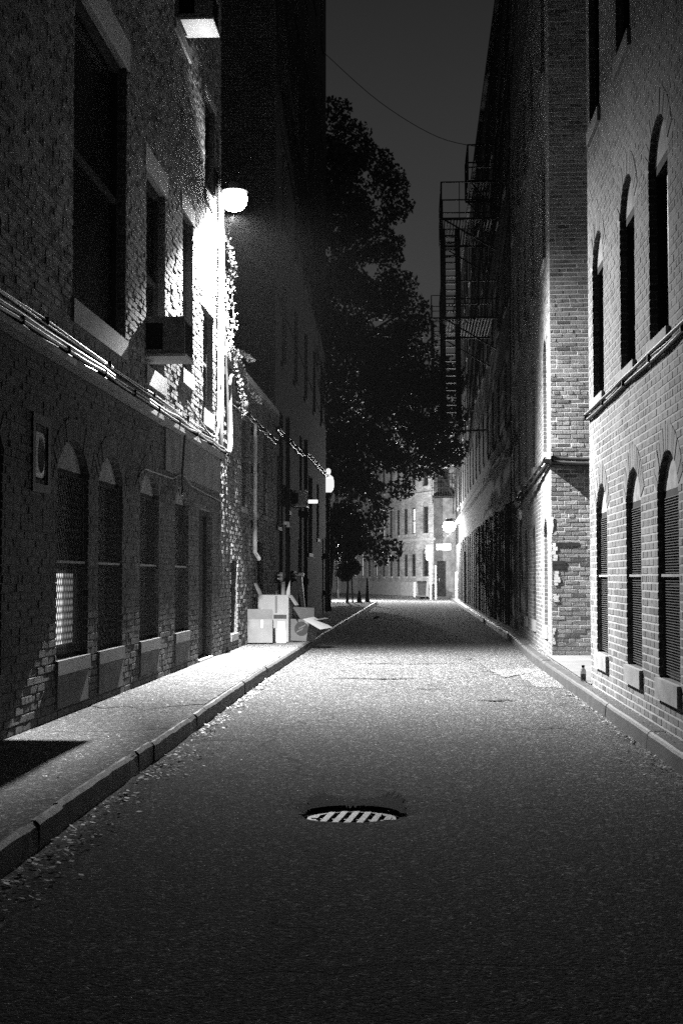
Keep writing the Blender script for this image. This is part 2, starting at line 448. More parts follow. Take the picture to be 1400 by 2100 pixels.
def fit_opening(F, o, parent, base, wood='wood', depth=.15, grille=None, fan='fanlight', mid=True, pane='pane', sillmat='stone'):
    kw = o.kw; D = -depth
    if o.kind == 'hole':
        mb = MB(); mb.poly(F, o.loop(), -.21); mb.build('blocked_panel', kw.get('fill', 'black'), parent, base); return
    if o.kind == 'door':
        mb = MB()
        mb.fbox(F, o.u0, o.u0+.07, D-.05, D+.03, o.z0, o.z1); mb.fbox(F, o.u1-.07, o.u1, D-.05, D+.03, o.z0, o.z1)
        mb.fbox(F, o.u0+.07, o.u1-.07, D-.05, D+.03, o.z1-.08, o.z1)
        n = 4; h = (o.z1-.1-o.z0)/n
        mb.fbox(F, o.u0+.07, o.u1-.07, D-.06, D-.02, o.z0, o.z1-.08)
        for i in range(n):
            for a, b in ((o.u0+.15, o.uc-.04), (o.uc+.04, o.u1-.15)):
                mb.fbox(F, a, b, D-.02, D-.008, o.z0+i*h+.06, o.z0+(i+1)*h-.05)
        dr = mb.build('door', wood, parent, base)
        hb = MB(); hb.fbox(F, o.u0+.12, o.u0+.15, D-.02, D+.03, o.z0+.98, o.z0+1.0); hb.fbox(F, o.u0+.12, o.u0+.15, D+.03, D+.045, o.z0+.9, o.z0+1.1)
        hb.build('handle', 'metal_pale', dr, base)
        reveal_of(F, o, dr, base, kw.get('revmat', 'brick_sh'))
        return
    mb = MB(); fw = .06; zt = o.zs
    mb.fbox(F, o.u0, o.u0+fw, D-.04, D+.02, o.z0, zt); mb.fbox(F, o.u1-fw, o.u1, D-.04, D+.02, o.z0, zt)
    mb.fbox(F, o.u0+fw, o.u1-fw, D-.04, D+.02, o.z0, o.z0+fw); mb.fbox(F, o.u0+fw, o.u1-fw, D-.04, D+.035, zt-fw*1.2, zt)
    zm = (o.z0 + zt) / 2 - .02
    if mid: mb.fbox(F, o.u0+fw, o.u1-fw, D-.038, D+.018, zm, zm+.045)
    w = mb.build('window', wood, parent, base)
    reveal_of(F, o, w, base, kw.get('revmat', 'brick_sh'))
    pn = MB(); pn.fbox(F, o.u0+fw*.5, o.u1-fw*.5, D-.035, D-.03, o.z0+fw*.5, zt-fw*.5); pn.build('pane', pane, w, base)
    if o.rise:
        f = MB(); f.poly(F, [(o.u1, o.zs)] + o.arc()[1:-1] + [(o.u0, o.zs)], D+.037); f.build('fanlight', fan, w, base)
    if o.sill:
        s = MB(); s.fbox(F, o.u0-.03, o.u1+.03, -.16, kw.get('sillout', .035), o.z0-o.sill+.004, o.z0-.002); s.build('sill', kw.get('sillmat', sillmat), w, base)
    if o.slab:
        s = MB(); s.fbox(F, o.u0+.01, o.u1-.01, -.05, .022, o.z0-o.sill-o.slab, o.z0-o.sill); s.build('apron_slab', 'stone_dark', w, base)
    if o.head:
        s = MB(); s.fbox(F, o.u0-.11, o.u1+.11, -.16, .02, o.z1+.002, o.z1+o.head-.004); s.build('lintel', kw.get('headmat', 'stone_pale'), w, base)
    if grille:
        G = -.045; gm = mesh_grille(F, o.u0+.03, o.u1-.03, o.z0+.03, o.zs-.04, G, kind=grille, pitch=.06 if grille == 'diamond' else .022, r=.0028 if grille == 'diamond' else .002)
        gm.fbox(F, o.u0+.01, o.u0+.03, G-.012, G+.012, o.z0+.01, o.zs-.02); gm.fbox(F, o.u1-.03, o.u1-.01, G-.012, G+.012, o.z0+.01, o.zs-.02)
        gm.build('grille', 'wire', w, base)
        rl = MB(); zr = kw.get('rail', 1.46); rl.fbox(F, o.u0+.01, o.u1-.01, G+.012, G+.026, zr, zr+.022); rl.build('grille_rail', 'stone', w, base)
    return w

# ================================================================== SETTING: ground
GX, GY = -.37, 8.05                       # drain grate centre
def ring_pts(r, n=40, wob=0, seed=0):
    rnd = random.Random(seed); ph = [rnd.random()*6.28 for _ in range(3)]
    return [((r + wob*(math.sin(3*a+ph[0])+math.sin(5*a+ph[1])*.6))*math.cos(a), (r + wob*(math.sin(3*a+ph[0])+math.sin(5*a+ph[1])*.6))*math.sin(a)) for a in [2*math.pi*i/n for i in range(n)]]
outer = [(-400,-40),(400,-40),(400,900),(-400,900)]
hole = [(GX+x, GY+y) for x, y in ring_pts(.62, 40, .03, 3)]
pl = [[Vector((a,b,0)) for a,b in outer], [Vector((a,b,0)) for a,b in hole]]
road = MB(); road.v = [(a,b,0.) for a,b in outer+hole]
for t in tessellate_polygon(pl): road.f.append(tuple(t)); road.t.append(1)
# sunken collar round the grate, slumped on its far side
rings = [hole]
rad = [.5, .42, .34, .29, .268]
zz = [[0.]*40]
for k, r in enumerate(rad):
    rings.append([(GX+x, GY+y) for x, y in ring_pts(r, 40, .012 if r > .28 else 0, 3)])
    row = []
    for i in range(40):
        a = 2*math.pi*i/40; far = .5 + .5*math.sin(a)
        side = max(0, math.cos(a*2+math.pi))*.2
        row.append(-(.038*far**1.3*(k+1)/5*(1+.3*math.sin(a*5+1))) if k < 4 else -(.002 + .036*far))
    zz.append(row)
idx = []
for rg, zr in zip(rings, zz):
    idx.append(len(road.v)); road.v += [(x, y, z) for (x, y), z in zip(rg, zr)]
for a, b in zip(idx, idx[1:]):
    for j in range(40): road.f.append((a+j, b+j, b+(j+1)%40, a+(j+1)%40)); road.t.append(1)
tag(road.build('road', 'asphalt', smooth=False), kind='structure')

M['dirt_shade'] = asphalt('dark_dirt_shade', .006, .2, .9)  # dirt stain plus painted shade of the slump behind the grate
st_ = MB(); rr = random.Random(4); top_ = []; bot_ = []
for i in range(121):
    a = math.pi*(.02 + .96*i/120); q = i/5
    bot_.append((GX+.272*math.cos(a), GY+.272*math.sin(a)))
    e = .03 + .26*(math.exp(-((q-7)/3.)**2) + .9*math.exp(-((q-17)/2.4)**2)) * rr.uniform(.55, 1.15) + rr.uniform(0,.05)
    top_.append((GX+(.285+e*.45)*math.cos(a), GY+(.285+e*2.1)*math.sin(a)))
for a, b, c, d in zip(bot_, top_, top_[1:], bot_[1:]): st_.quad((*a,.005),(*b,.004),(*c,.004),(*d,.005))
tag(st_.build('road_dirt_shade', 'dirt_shade'), kind='structure')
pit = thing('drain_grate', 'round cast iron drain grate sunk in the asphalt road', 'drain', (GX, GY, -.03))
pb = (GX, GY, -.03)
b = MB(); b.lathe((GX, GY, 0), [(.27,-.6),(.27,-.002)], 28)
b.f.pop(); b.t.pop()
b.v = [(x, y, z if z < -.5 else -(.003+.037*(.5+.5*(y-GY)/.27))) for x, y, z in b.v]
b.build('shaft', 'black', pit, pb)
gr = MB(); n = 40; r0, r1 = .205, .25; zt = lambda y: -.018 - .0 * y
for i in range(n):
    a, c = 2*math.pi*i/n, 2*math.pi*(i+1)/n
    P = []
    for z in (-.065, -.024):
        P += [(GX+r0*math.cos(a), GY+r0*math.sin(a), z), (GX+r1*math.cos(a), GY+r1*math.sin(a), z), (GX+r1*math.cos(c), GY+r1*math.sin(c), z), (GX+r0*math.cos(c), GY+r0*math.sin(c), z)]
    gr.hexa(P)
gr.build('rim', 'cast', pit, pb)
bars = MB()
ang = R(84)
dx, dy = math.cos(ang), math.sin(ang)
for k in range(-4, 5):
    off = k * .068
    h = math.sqrt(max(0, .21**2 - off**2))
    if h < .03: continue
    c = (GX - off*dy*-1, GY - off*dx*1)
    c = (GX + off*dy, GY - off*dx)
    bars.bar((c[0]-h*dx, c[1]-h*dy, -.034), (c[0]+h*dx, c[1]+h*dy, -.034), .036, .03)
bars.bar((GX-.205*dy, GY+.205*dx, -.044), (GX+.205*dy, GY-.205*dx, -.044), .022, .024)
bars.build('bars', 'cast', pit, pb)

KL = -1.95; WL = -3.05
def kl(y): return -1.84 - .14*min(1, max(0, (y-6.0)/12))
def kerb_x(y):   # right kerb line
    if y < 22: return 1.78
    if y < 31: return 1.78 + (y-22)/9*.15
    return 1.93
rnd = random.Random(11)
# left pavement: a gridded slab with a slightly uneven top
def uneven(name, xa, xb, y0, y1, z, mat, amp=.006, nx=6, ny=60, seed=0):
    mb = MB(); rr = random.Random(seed)
    pts = [[(xa(y0+(y1-y0)*j/ny) + (xb(y0+(y1-y0)*j/ny)-xa(y0+(y1-y0)*j/ny))*i/nx, y0+(y1-y0)*j/ny, z + (rr.uniform(-amp, amp) if 0 < i < nx else 0)) for i in range(nx+1)] for j in range(ny+1)]
    for j in range(ny):
        for i in range(nx): mb.quad(pts[j][i], pts[j][i+1], pts[j+1][i+1], pts[j+1][i])
    return mb
sw = uneven('s', lambda y: WL-.3, lambda y: kl(y)-.03, -6, 68.2, .128, 'pavement', .003, 5, 90)
tag(sw.build('pavement_left', 'pavement', smooth=True), kind='structure')
sw = uneven('s', lambda y: -14, lambda y: WL-.3, 48, 68.2, .126, 'pavement', .0, 2, 4)
tag(sw.build('pavement_yard', 'pavement'), kind='structure')
# patched smoother pale stretch with cracked edge
pt = MB(); edge = [(-3.05,13.2),(-2.85,12.9),(-2.7,13.15),(-2.45,12.75),(-2.3,13.1),(-2.0,13.4)]
edge2 = [(-2.06,21.5),(-3.05,21.5)]
pt.poly(lambda u, d, z: (u, z, d), edge + edge2, .134)
tag(pt.build('pavement_patch', 'pavement'), kind='structure')
# kerb stones, left
kb = MB(); y = -4.
while y < 68:
    L = rnd.uniform(2.2, 3.4); 
    xo = rnd.uniform(-.008, .012); zt = .142 + rnd.uniform(-.006, .006)
    broken = rnd.random() < .35
    yy = y
    segs = [(0, 1)]
    if broken: c = rnd.uniform(.3, .8); segs = [(0, c), (c, min(1, c + rnd.uniform(.08, .25)))]; segs.append((segs[-1][1], 1))
    for k, (a, c) in enumerate(segs):
        if c - a < .02: continue
        ya, yb = y + L*a + (.012 if a == 0 else .003), y + L*c - .003
        low = .012 if (broken and k == 1) else 0
        s = .022
        n = max(2, int((yb-ya)/.12)); prev = None
        for i in range(n+1):
            yq = ya + (yb-ya)*i/n; w1 = rnd.uniform(-.005, .005); w2 = rnd.uniform(-.004, .004) - low*rnd.uniform(.6, 1.2)
            x = kl(yq) + xo; sec = [(x, yq, -.02), (x+w1-low*.8, yq, zt-s+w2), (x-s+w1-low, yq, zt+w2*.7), (x-.045, yq, zt-low*.6-.004), (x-.045, yq, -.02)]
            if prev:
                for q in range(4): kb.quad(prev[q], sec[q], sec[q+1], prev[q+1])
            else: kb.f.append(tuple(len(kb.v)+q for q in range(5))); kb.v += sec; kb.t.append(1)
            prev = sec
        kb.f.append(tuple(len(kb.v)+q for q in reversed(range(5)))); kb.v += prev; kb.t.append(1)
    y += L
tag(kb.build('kerb_left', 'kerb'), kind='structure')
# kerb round the corner into the side street
kb = MB(); kb.box(-14, KL, 68.2, 68.36, -.02, .135); tag(kb.build('kerb_corner', 'kerb'), kind='structure')
# right kerb and strip
kb = MB(); y = 2.
while y < 86:
    L = rnd.uniform(2.0, 2.8); n = 6; prev = None
    zt = .132 + rnd.uniform(-.004, .004)
    for i in range(n+1):
        yq = y + .006 + (L-.012)*i/n; x = kerb_x(yq) + rnd.uniform(-.004, .004); s = .028
        sec = [(x-.012, yq, -.02), (x, yq, zt-s), (x+s*.4, yq, zt-s*.3), (x+s, yq, zt), (x+.13, yq, zt), (x+.13, yq, -.02)]
        if prev:
            for q in range(5): kb.quad(prev[q], prev[q+1], sec[q+1], sec[q])
        prev = sec
    y += L
tag(kb.build('kerb_right', 'kerb'), kind='structure')
sw = uneven('s', lambda y: kerb_x(y)+.13, lambda y: kerb_x(y)+1.2, 2, 86, .12, 'pavement', .004, 6, 90, 4)
tag(sw.build('pavement_right', 'pavement', smooth=True), kind='structure')
sl = MB(); sl.poly(lambda u, d, z: (u, z, d), [(1.92,16.1),(4.5,16.1),(4.5,21.88),(1.97,21.88)], .136)
sl.v[-1] = sl.v[-1]
tag(sl.build('alcove_slab', 'slab'), kind='structure')
# road repairs
for nm, lp, mat, z in (
    ('road_patch', [(1.42,17.3),(1.78,17.2),(1.80,20.3),(1.45,20.2),(1.38,19.2)], 'asphalt_worn', .005),
    ('road_patch', [(1.15,18.9),(1.76,20.35),(1.70,20.9),(1.0,20.4)], 'asphalt_worn', .009),
    ('worn_road_strip', [(-1.3,20.3),(-.2,20.0),(.4,20.4),(.3,21.6),(-.5,22.2),(-1.4,21.7)], 'asphalt_worn', .004),
    ('worn_road_strip', [(-1.7,14.2),(.9,14.0),(1.55,15.5),(1.3,19.8),(-.3,19.2),(-1.75,19.9)], 'asphalt_worn', .004)):
    p = MB(); rr = random.Random(len(lp)); l2 = []
    for (x0,y0),(x1,y1) in zip(lp, lp[1:]+lp[:1]):
        for i in range(8):
            l2.append((x0+(x1-x0)*i/8+rr.uniform(-.03,.03), y0+(y1-y0)*i/8+rr.uniform(-.06,.06)))
    p.poly(lambda u, d, zq: (u, zq, d), l2, z)
    if nm == 'road_patch': tag(p.build(nm, mat), kind='structure')

M['tar'] = asphalt('tar_seam', .012, .2, .6)
tr0 = random.Random(31)
for cx, cy, L, W in ((-.54,18.6,1.3,.16),(.10,16.9,.34,.10),(.84,15.4,.42,.16),(-.2,21.8,1.7,.12),(1.1,12.6,.5,.05)):
    up_, dn_ = [], []
    for i in range(25):
        t = i/24; x = cx - L/2 + L*t; w = W*math.sin(math.pi*t)**.5
        y = cy + .06*math.sin(t*9+cx)
        up_.append((x, y + w*tr0.uniform(.1,.6))); dn_.append((x, y - w*tr0.uniform(.1,.6)))
    m = MB()
    for a, b, c, d in zip(dn_, dn_[1:], up_[1:], up_): m.quad((*a,.010),(*b,.010),(*c,.010),(*d,.010))
    tag(m.build('tar_mark', 'tar'), kind='structure')

# ================================================================== NEAR LEFT BUILDING
F = left_frame(WL); bs = (WL, 12.5, .13)
L1 = thing('brick_building', 'old brick building with arched grilled windows and stone lintels along the left pavement', 'building', bs)
ops = [
    Opening(11.91, 13.05, .62, 2.54, .26, .2, sill=.13, slab=.28, rail=1.45, g=1),
    Opening(13.48, 14.59, .62, 2.54, .26, .2, sill=.13, slab=.28, rail=1.45, g=1),
    Opening(15.53, 16.66, .62, 2.54, .26, .2, sill=.13, slab=.25, rail=1.45, g=1),
    Opening(17.79, 18.85, .62, 2.54, .26, .2, sill=.13, slab=.25, rail=1.45, g=1),
    Opening(19.77, 21.03, .14, 2.30, sill=0, head=.0, kind='door'),
    Opening(11.17, 11.50, 2.12, 2.50, sill=0, kind='vent'),
    Opening(9.2, 10.3, .62, 2.54, .26, .2, sill=.13, slab=.28, rail=1.45, g=1),
    Opening(12.36, 14.66, 3.80, 6.70, head=.3, sill=.22),
    Opening(15.77, 16.98, 3.72, 5.95, head=.27, sill=.22),
    Opening(18.25, 19.10, 4.05, 6.12, head=.22, sill=.2),
    Opening(20.04, 21.03, 3.74, 5.20, head=.24, sill=.24),
    Opening(20.15, 21.15, 6.95, 8.35, head=.1, sill=.2),
    Opening(17.55, 18.75, 8.40, 10.1, head=.2, sill=.15),
]
SPL = 10.2
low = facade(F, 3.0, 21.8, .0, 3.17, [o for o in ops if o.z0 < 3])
low.build('lower_wall', 'mortar_shaded', L1, bs)
low = facade(F, 3.0, 21.8, 3.17, SPL, [o for o in ops if o.z0 > 3])
low.build('wall', 'mortar_left', L1, bs)
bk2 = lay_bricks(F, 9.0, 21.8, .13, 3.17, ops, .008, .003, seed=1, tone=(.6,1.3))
bk = lay_bricks(F, 9.0, 21.8, 3.22, SPL, ops, .009, .005, seed=2, tone=(.6,1.4), dark=.15)
for o in ops:
    if o.rise: arch_ring(F, o, .2, .010, bk2)
bk.build('brickwork', 'brick_left', L1, bs)
bk2.build('shaded_brickwork', 'brick_shaded', L1, bs)
top = MB(); top.quad(F(3,0,SPL), F(21.8,0,SPL), F(21.8,0,14), F(3,0,14))
top.quad((WL,21.8,0),(WL-10,21.8,0),(WL-10,21.8,14),(WL,21.8,14)); top.quad((WL,3,0),(WL-10,3,0),(WL-10,3,14),(WL,3,14))
top.quad((WL,3,14),(WL,21.8,14),(WL-10,21.8,14),(WL-10,3,14)); top.quad((WL-10,3,0),(WL-10,21.8,0),(WL-10,21.8,14),(WL-10,3,14))
top.build('upper_wall', 'brick_sh', L1, bs)
for i, o in enumerate(ops):
    if o.kind == 'vent': continue
    fit_opening(F, o, L1, bs, grille='diamond' if o.kw.get('g') else None, depth=.10, sillmat='stone_dark' if o.z0 < 3 else 'stone')
# darker render band over the ground floor windows, on the far half
rb = MB(); rb.fbox(F, 17.0, 21.78, -.005, .026, 2.62, 3.14)
rb.build('render_band', 'render', L1, bs)
rb = MB(); rb.fbox(F, 9, 21.79, -.005, .125, 3.145, 3.20); rb.build('ledge', 'stone', L1, bs)
rb = MB(); rb.tube([F(15.1,.03,2.30),F(15.35,.045,2.47),F(15.6,.045,2.53),F(16.0,.04,2.53),F(17.4,.04,2.545),F(17.9,.045,2.63),F(18.3,.045,2.64),F(18.9,.04,2.55),F(20,.04,2.52),F(21.75,.035,2.50)], .012, 6)
rb.build('drip_moulding', 'conduit', L1, bs)
# lit blind in the first window, behind its mesh
bl = MB(); o0 = ops[0]
bl.fbox(F, 11.98, 12.42, -.074, -.072, .74, 1.36); bl.build('lit_blind', 'blind', L1, bs)
bl = MB(); bl.fbox(F, 12.43, 12.80, -.074, -.072, .74, 1.36); bl.build('dim_blind', 'blind_dim', L1, bs)
# dark stone threshold
th = MB(); th.fbox(F, 19.75, 21.05, -.1, .03, .128, .165); th.build('threshold', 'stone_pale', L1, bs)

# oval vent cover in a timber frame
vb = F(11.33, 0, 2.12)
V = thing('vent_cover', 'white framed oval vent cover set in the left brick wall beside the first arched window', 'vent', vb)
m = MB(); m.fbox(F, 11.08, 11.62, .0, .022, 2.01, 2.08); m.fbox(F, 11.08, 11.62, .0, .022, 2.56, 2.64); m.fbox(F, 11.08, 11.16, 0, .022, 2.08, 2.56); m.fbox(F, 11.54, 11.62, 0, .022, 2.08, 2.56)
m.build('frame', 'iron', V, vb)
m = MB()
def rrect(uc, zc, a, b, p, n=40):
    out = []
    for i in range(n):
        t = 2*math.pi*i/n; c, s = math.cos(t), math.sin(t)
        out.append((uc + a*math.copysign(abs(c)**(2/p), c), zc + b*math.copysign(abs(s)**(2/p), s)))
    return out
oA = rrect(11.335, 2.315, .155, .185, 5); oB = rrect(11.335, 2.315, .105, .145, 2.4)
for i in range(40):
    j = (i+1) % 40
    m.quad(F(oA[i][0],.004,oA[i][1]), F(oA[j][0],.004,oA[j][1]), F(oB[j][0],.018,oB[j][1]), F(oB[i][0],.018,oB[i][1]))
    m.quad(F(oB[i][0],.018,oB[i][1]), F(oB[j][0],.018,oB[j][1]), F(oB[j][0],-.05,oB[j][1]), F(oB[i][0],-.05,oB[i][1]))
m.build('plate', 'white_sign', V, vb)
m = MB(); m.poly(F, rrect(11.335, 2.31, .15, .17, 2.4), -.055); m.build('opening', 'black', V, vb)

# pipes at the far corner of the near left building
def pipe(name, label, cat, pts, r, mat, clamps=(), n=8, group=None):
    base = tuple(pts[-1] if pts[-1][2] < pts[0][2] else pts[0])
    if clamps:
        t = thing(name, label, cat, base, group=group)
        m = MB(); m.tube(pts, r, n); m.build('run', mat, t, base, smooth=True)
        for c in clamps:
            m = MB(); m.box(c[0]-r*1.7, c[0]+r*1.7, c[1]-.012, c[1]+.012, c[2]-r*1.7, c[2]+r*1.7) ; m.build('clamp', 'iron', t, base)
        return t
    m = MB(); m.tube(pts, r, n); return tag(m.build(name, mat, None, base, smooth=True), label, cat, group)
def smooth_pts(pts, k=6):
    P = [Vector(p) for p in pts]; out = []
    for i in range(len(P)-1):
        a, b, c, d = P[max(i-1,0)], P[i], P[i+1], P[min(i+2, len(P)-1)]
        for j in range(k):
            t = j/k
            out.append(.5*((2*b)+(c-a)*t+(2*a-5*b+4*c-d)*t*t+(3*b-a-3*c+d)*t**3))
    return out + [P[-1]]
pipe('wall_conduit', 'thin pale conduit running up the corner of the left building beside the lamp', 'pipe', [F(21.35,.05,8.0), F(21.35,.05,3.7)], .028, 'conduit', [F(21.35,.05,z) for z in (4.2,5.2,6.3,7.4)])
pipe('wall_conduit', 'thicker conduit at the very corner of the left building under the lamp', 'pipe', smooth_pts([F(21.62,.06,7.3), F(21.62,.06,5.2), F(21.62,.06,3.9), F(21.66,.05,3.3), F(21.72,.05,3.12)]), .035, 'conduit', [F(21.62,.06,z) for z in (4.5,5.7,6.8)])
pipe('hanging_cable', 'pale cable hooping over the low parapet at the left corner', 'cable', smooth_pts([F(21.6,.10,3.28), F(21.9,.16,3.28), F(22.15,.14,3.6), F(22.2,.12,4.1), F(22.1,.13,4.42), F(22.35,.14,4.52), F(22.75,.10,4.35)]), .022, 'conduit')
pipe('hanging_cable', 'black cable looping round the left corner from the ledge', 'cable', smooth_pts([F(21.3,.09,3.26), F(21.75,.13,3.17), F(22.0,.12,3.5), F(22.0,.10,4.2), F(21.9,.08,4.8), F(21.7,.07,5.6)]), .02, 'cable')
pipe('hanging_cable', 'black cable dangling in a hook over the fourth arched window', 'cable', smooth_pts([F(18.0,.10,3.20), F(18.05,.07,2.95), F(18.0,.06,2.6), F(18.05,.06,2.45), F(17.85,.07,2.36), F(17.7,.07,2.42)]), .015, 'cable')

# cable bundle along the ledge
def bundle(name, label, F, u0, u1, z, rads, mats, sag=.03, step=1.1, seed=0, dmax=.1, group=None, zfun=None):
    rr = random.Random(seed); base = F((u0+u1)/2, 0, z)
    t = thing(name, label, 'cables', base, group=group)
    n = max(2, int(abs(u1-u0)/step))
    us = [u0 + (u1-u0)*i/n for i in range(n+1)]
    for k, (r, mt) in enumerate(zip(rads, mats)):
        dz = (k % 3 - 1) * r * 1.7; dd = .03 + (k // 2) * r * 2.2
        pts = []
        for i, u in enumerate(us):
            zz_ = zfun(u) if zfun else z
            pts.append(F(u, min(dmax, dd) + rr.uniform(-.006,.006), zz_ + dz + rr.uniform(-.012,.012)))
            if i < n: pts.append(F((u+us[i+1])/2, min(dmax, dd)+.006, (zfun((u+us[i+1])/2) if zfun else z) + dz - sag*rr.uniform(.3,1.1)))
        m = MB(); m.tube(smooth_pts(pts, 3), r, 6); m.build('cable', mt, t, base, smooth=True)
    for i, u in enumerate(us):
        zz_ = zfun(u) if zfun else z
        m = MB(); m.fbox(F, u-.01, u+.01, 0, dmax+.012, zz_-.035, zz_+.03); m.build('bracket', 'iron', t, base)
    return t
bundle('cable_run', 'thick bundle of clipped cables along the ledge over the left arched windows', F, 9.0, 21.7, 3.25, [.020,.016,.026,.016,.018], ['conduit','cable','cable','conduit','cable'], .018, 1.35, 4, .12)
def zc(u): return 3.42 - (0.03 if u < 12.5 else 0)
bundle('cable_run', 'pair of thin pale conduits just above the thick cable bundle on the left wall', F, 9.0, 20.9, 3.42, [.012,.011], ['conduit','conduit'], .012, 2.2, 9, .05)
pipe('hanging_cable', 'thin pale cable drooping under the window nearest the lamp', 'cable', smooth_pts([F(18.3,.06,3.62), F(19.2,.07,3.5), F(20.2,.08,3.38), F(20.9,.08,3.42), F(21.25,.07,3.62), F(21.3,.06,3.8)]), .014, 'conduit')

# ------------------------------------------------------------------ air conditioners
def aircon(F, u0, u1, p, z0, z1, label, name='air_conditioner'):
    base = F((u0+u1)/2, 0, z0)
    t = thing(name, label, 'air conditioner', base, group='window air conditioners')
    w = .02
    m = MB()
    m.fbox(F, u0, u1, -.1, p, z1-w, z1); m.fbox(F, u0, u0+w, p-.03, p, z0+w, z1-w); m.fbox(F, u1-w, u1, p-.03, p, z0+w, z1-w)
    m.fbox(F, u0, u0+w, -.1, -.02, z0+w, z1-w)
    m.fbox(F, u0, u0+w, p*.45, p-.03, z0+w, z1-w); m.fbox(F, u0, u0+w, -.02, p*.45, z0+w, z0+.07); m.fbox(F, u0, u0+w, -.02, p*.45, z1-.07, z1-w)
    m.fbox(F, u1-w, u1, -.1, p-.03, z0+w, z1-w)
    m.build('casing', 'metal', t, base)
    m = MB(); m.fbox(F, u0-.005, u1+.005, -.1, p+.012, z0-.012, z0+w); m.build('base_pan', 'metal_pale', t, base)
    m = MB()
    m.fbox(F, u0+.025, u0+.03, 0, p*.44, z0+.07, z1-.07)
    for i in range(9): z = z0+.085+i*(z1-z0-.17)/9; m.fbox(F, u0+.008, u0+.024, .0, p*.44, z, z+.008)
    m.build('side_louvre', 'black', t, base)
    m = MB()
    m.fbox(F, u0+w, u1-w, p-.028, p-.024, z0+w, z1-w)
    for i in range(14): u = u0+.05+i*(u1-u0-.1)/14; m.fbox(F, u, u+.01, p-.024, p-.008, z0+.04, z1-.04)
    m.build('rear_grille', 'iron', t, base)
    return t
aircon(F, 15.77, 16.36, .45, 3.82, 4.26, 'boxy air conditioner jutting from the second floor window above the left cable bundle')
aircon(F, 18.0, 18.62, .42, 8.56, 9.0, 'pale undersided air conditioner high on the left wall at the top edge')

# ------------------------------------------------------------------ THE WALL LAMP (left)
LX, LY, LZ = -2.75, 21.2, 7.05
lb = (WL, LY, LZ+.2)
lamp = thing('wall_lamp', 'glaring wall lamp on a short arm at the corner of the left building', 'lamp', lb)
m = MB(); m.fbox(F, LY-.09, LY+.09, 0, .03, LZ+.05, LZ+.42); m.build('wall_plate', 'iron', lamp, lb)
m = MB(); m.tube(smooth_pts([F(LY,.03,LZ+.3), F(LY,.12,LZ+.36), F(LY,LX-WL-.02,LZ+.34), F(LY,LX-WL,LZ+.2)]), .018, 8); m.build('arm', 'iron', lamp, lb, smooth=True)
m = MB(); m.lathe((LX,LY,LZ), [(.05,.26),(.08,.24),(.10,.17),(.17,.13),(.215,.115),(.12,.12)], 24); m.build('hood', 'metal', lamp, lb, smooth=True)
m = MB(); m.lathe((LX,LY,LZ), [(.12,.115),(.18,.08),(.20,.0),(.18,-.09),(.12,-.16),(.03,-.19)], 20); m.build('globe', 'globe', lamp, lb, smooth=True)
def spot(name, loc, direction, energy, size, blend, radius=.05, parent=None, base=None):
    d = bpy.data.lights.new(name, 'SPOT'); d.energy = energy; d.spot_size = R(size); d.spot_blend = blend; d.shadow_soft_size = radius
    o = bpy.data.objects.new(name, d); COL.objects.link(o)
    o.rotation_euler = Vector(direction).to_track_quat('-Z', 'Y').to_euler()
    if parent: o.parent = parent; o.location = Vector(loc) - Vector(base)
    else: o.location = loc
    return o
def hooded(name, loc, energy, parent, base):
    """a luminaire with a hand-shaped throw: full below, fading towards the horizon and up the alley behind it"""
    o = point(name, loc, energy, .03, parent, base)
    d = o.data; d.use_nodes = True
    n, l = d.node_tree.nodes, d.node_tree.links
    e = n['Emission']; tc = n.new('ShaderNodeTexCoord'); sp = n.new('ShaderNodeSeparateXYZ')
    l.new(tc.outputs['Normal'], sp.inputs[0])
    def st(src, a, b, va, vb):
        r = n.new('ShaderNodeMapRange'); r.interpolation_type = 'SMOOTHSTEP'; l.new(src, r.inputs['Value'])
        for k, v in zip(('From Min','From Max','To Min','To Max'), (a, b, va, vb)): r.inputs[k].default_value = v
        return r.outputs[0]
    down = st(sp.outputs['Z'], -.75, -.02, 1.0, .008)
    back = st(mul(n, l, sp.outputs['Y'], mul(n, l, sp.outputs['Z'], .35), 'ADD'), -.06, .52, 1.0, .02)
    front = st(sp.outputs['Y'], -.97, -.60, .03, 1.0)
    lside = mul(n, l, mul(n, l, st(sp.outputs['X'], -.02, .09, 3.0, 0.0), st(sp.outputs['Y'], -.945, -.84, 0.0, 1.0)), st(sp.outputs['Z'], -.62, -.42, .25, 1.0))
    rside = mul(n, l, st(sp.outputs['X'], .26, .42, 0.0, .8), st(sp.outputs['Y'], -.97, -.85, 0.0, 1.0))
    throw = mul(n, l, front, mul(n, l, lside, rside, 'MAXIMUM'), 'MAXIMUM')  # added boosts brighten the side walls; the road between stays dimmer
    l.new(mul(n, l, mul(n, l, down, back), throw), e.inputs['Strength'])
    return o
def point(name, loc, energy, radius=.05, parent=None, base=None):
    d = bpy.data.lights.new(name, 'POINT'); d.energy = energy; d.shadow_soft_size = radius
    o = bpy.data.objects.new(name, d); COL.objects.link(o)
    if parent: o.parent = parent; o.location = Vector(loc) - Vector(base)
    else: o.location = loc
    return o
hooded('lamp_light', (LX, LY, LZ-.26), 27000, lamp, lb)

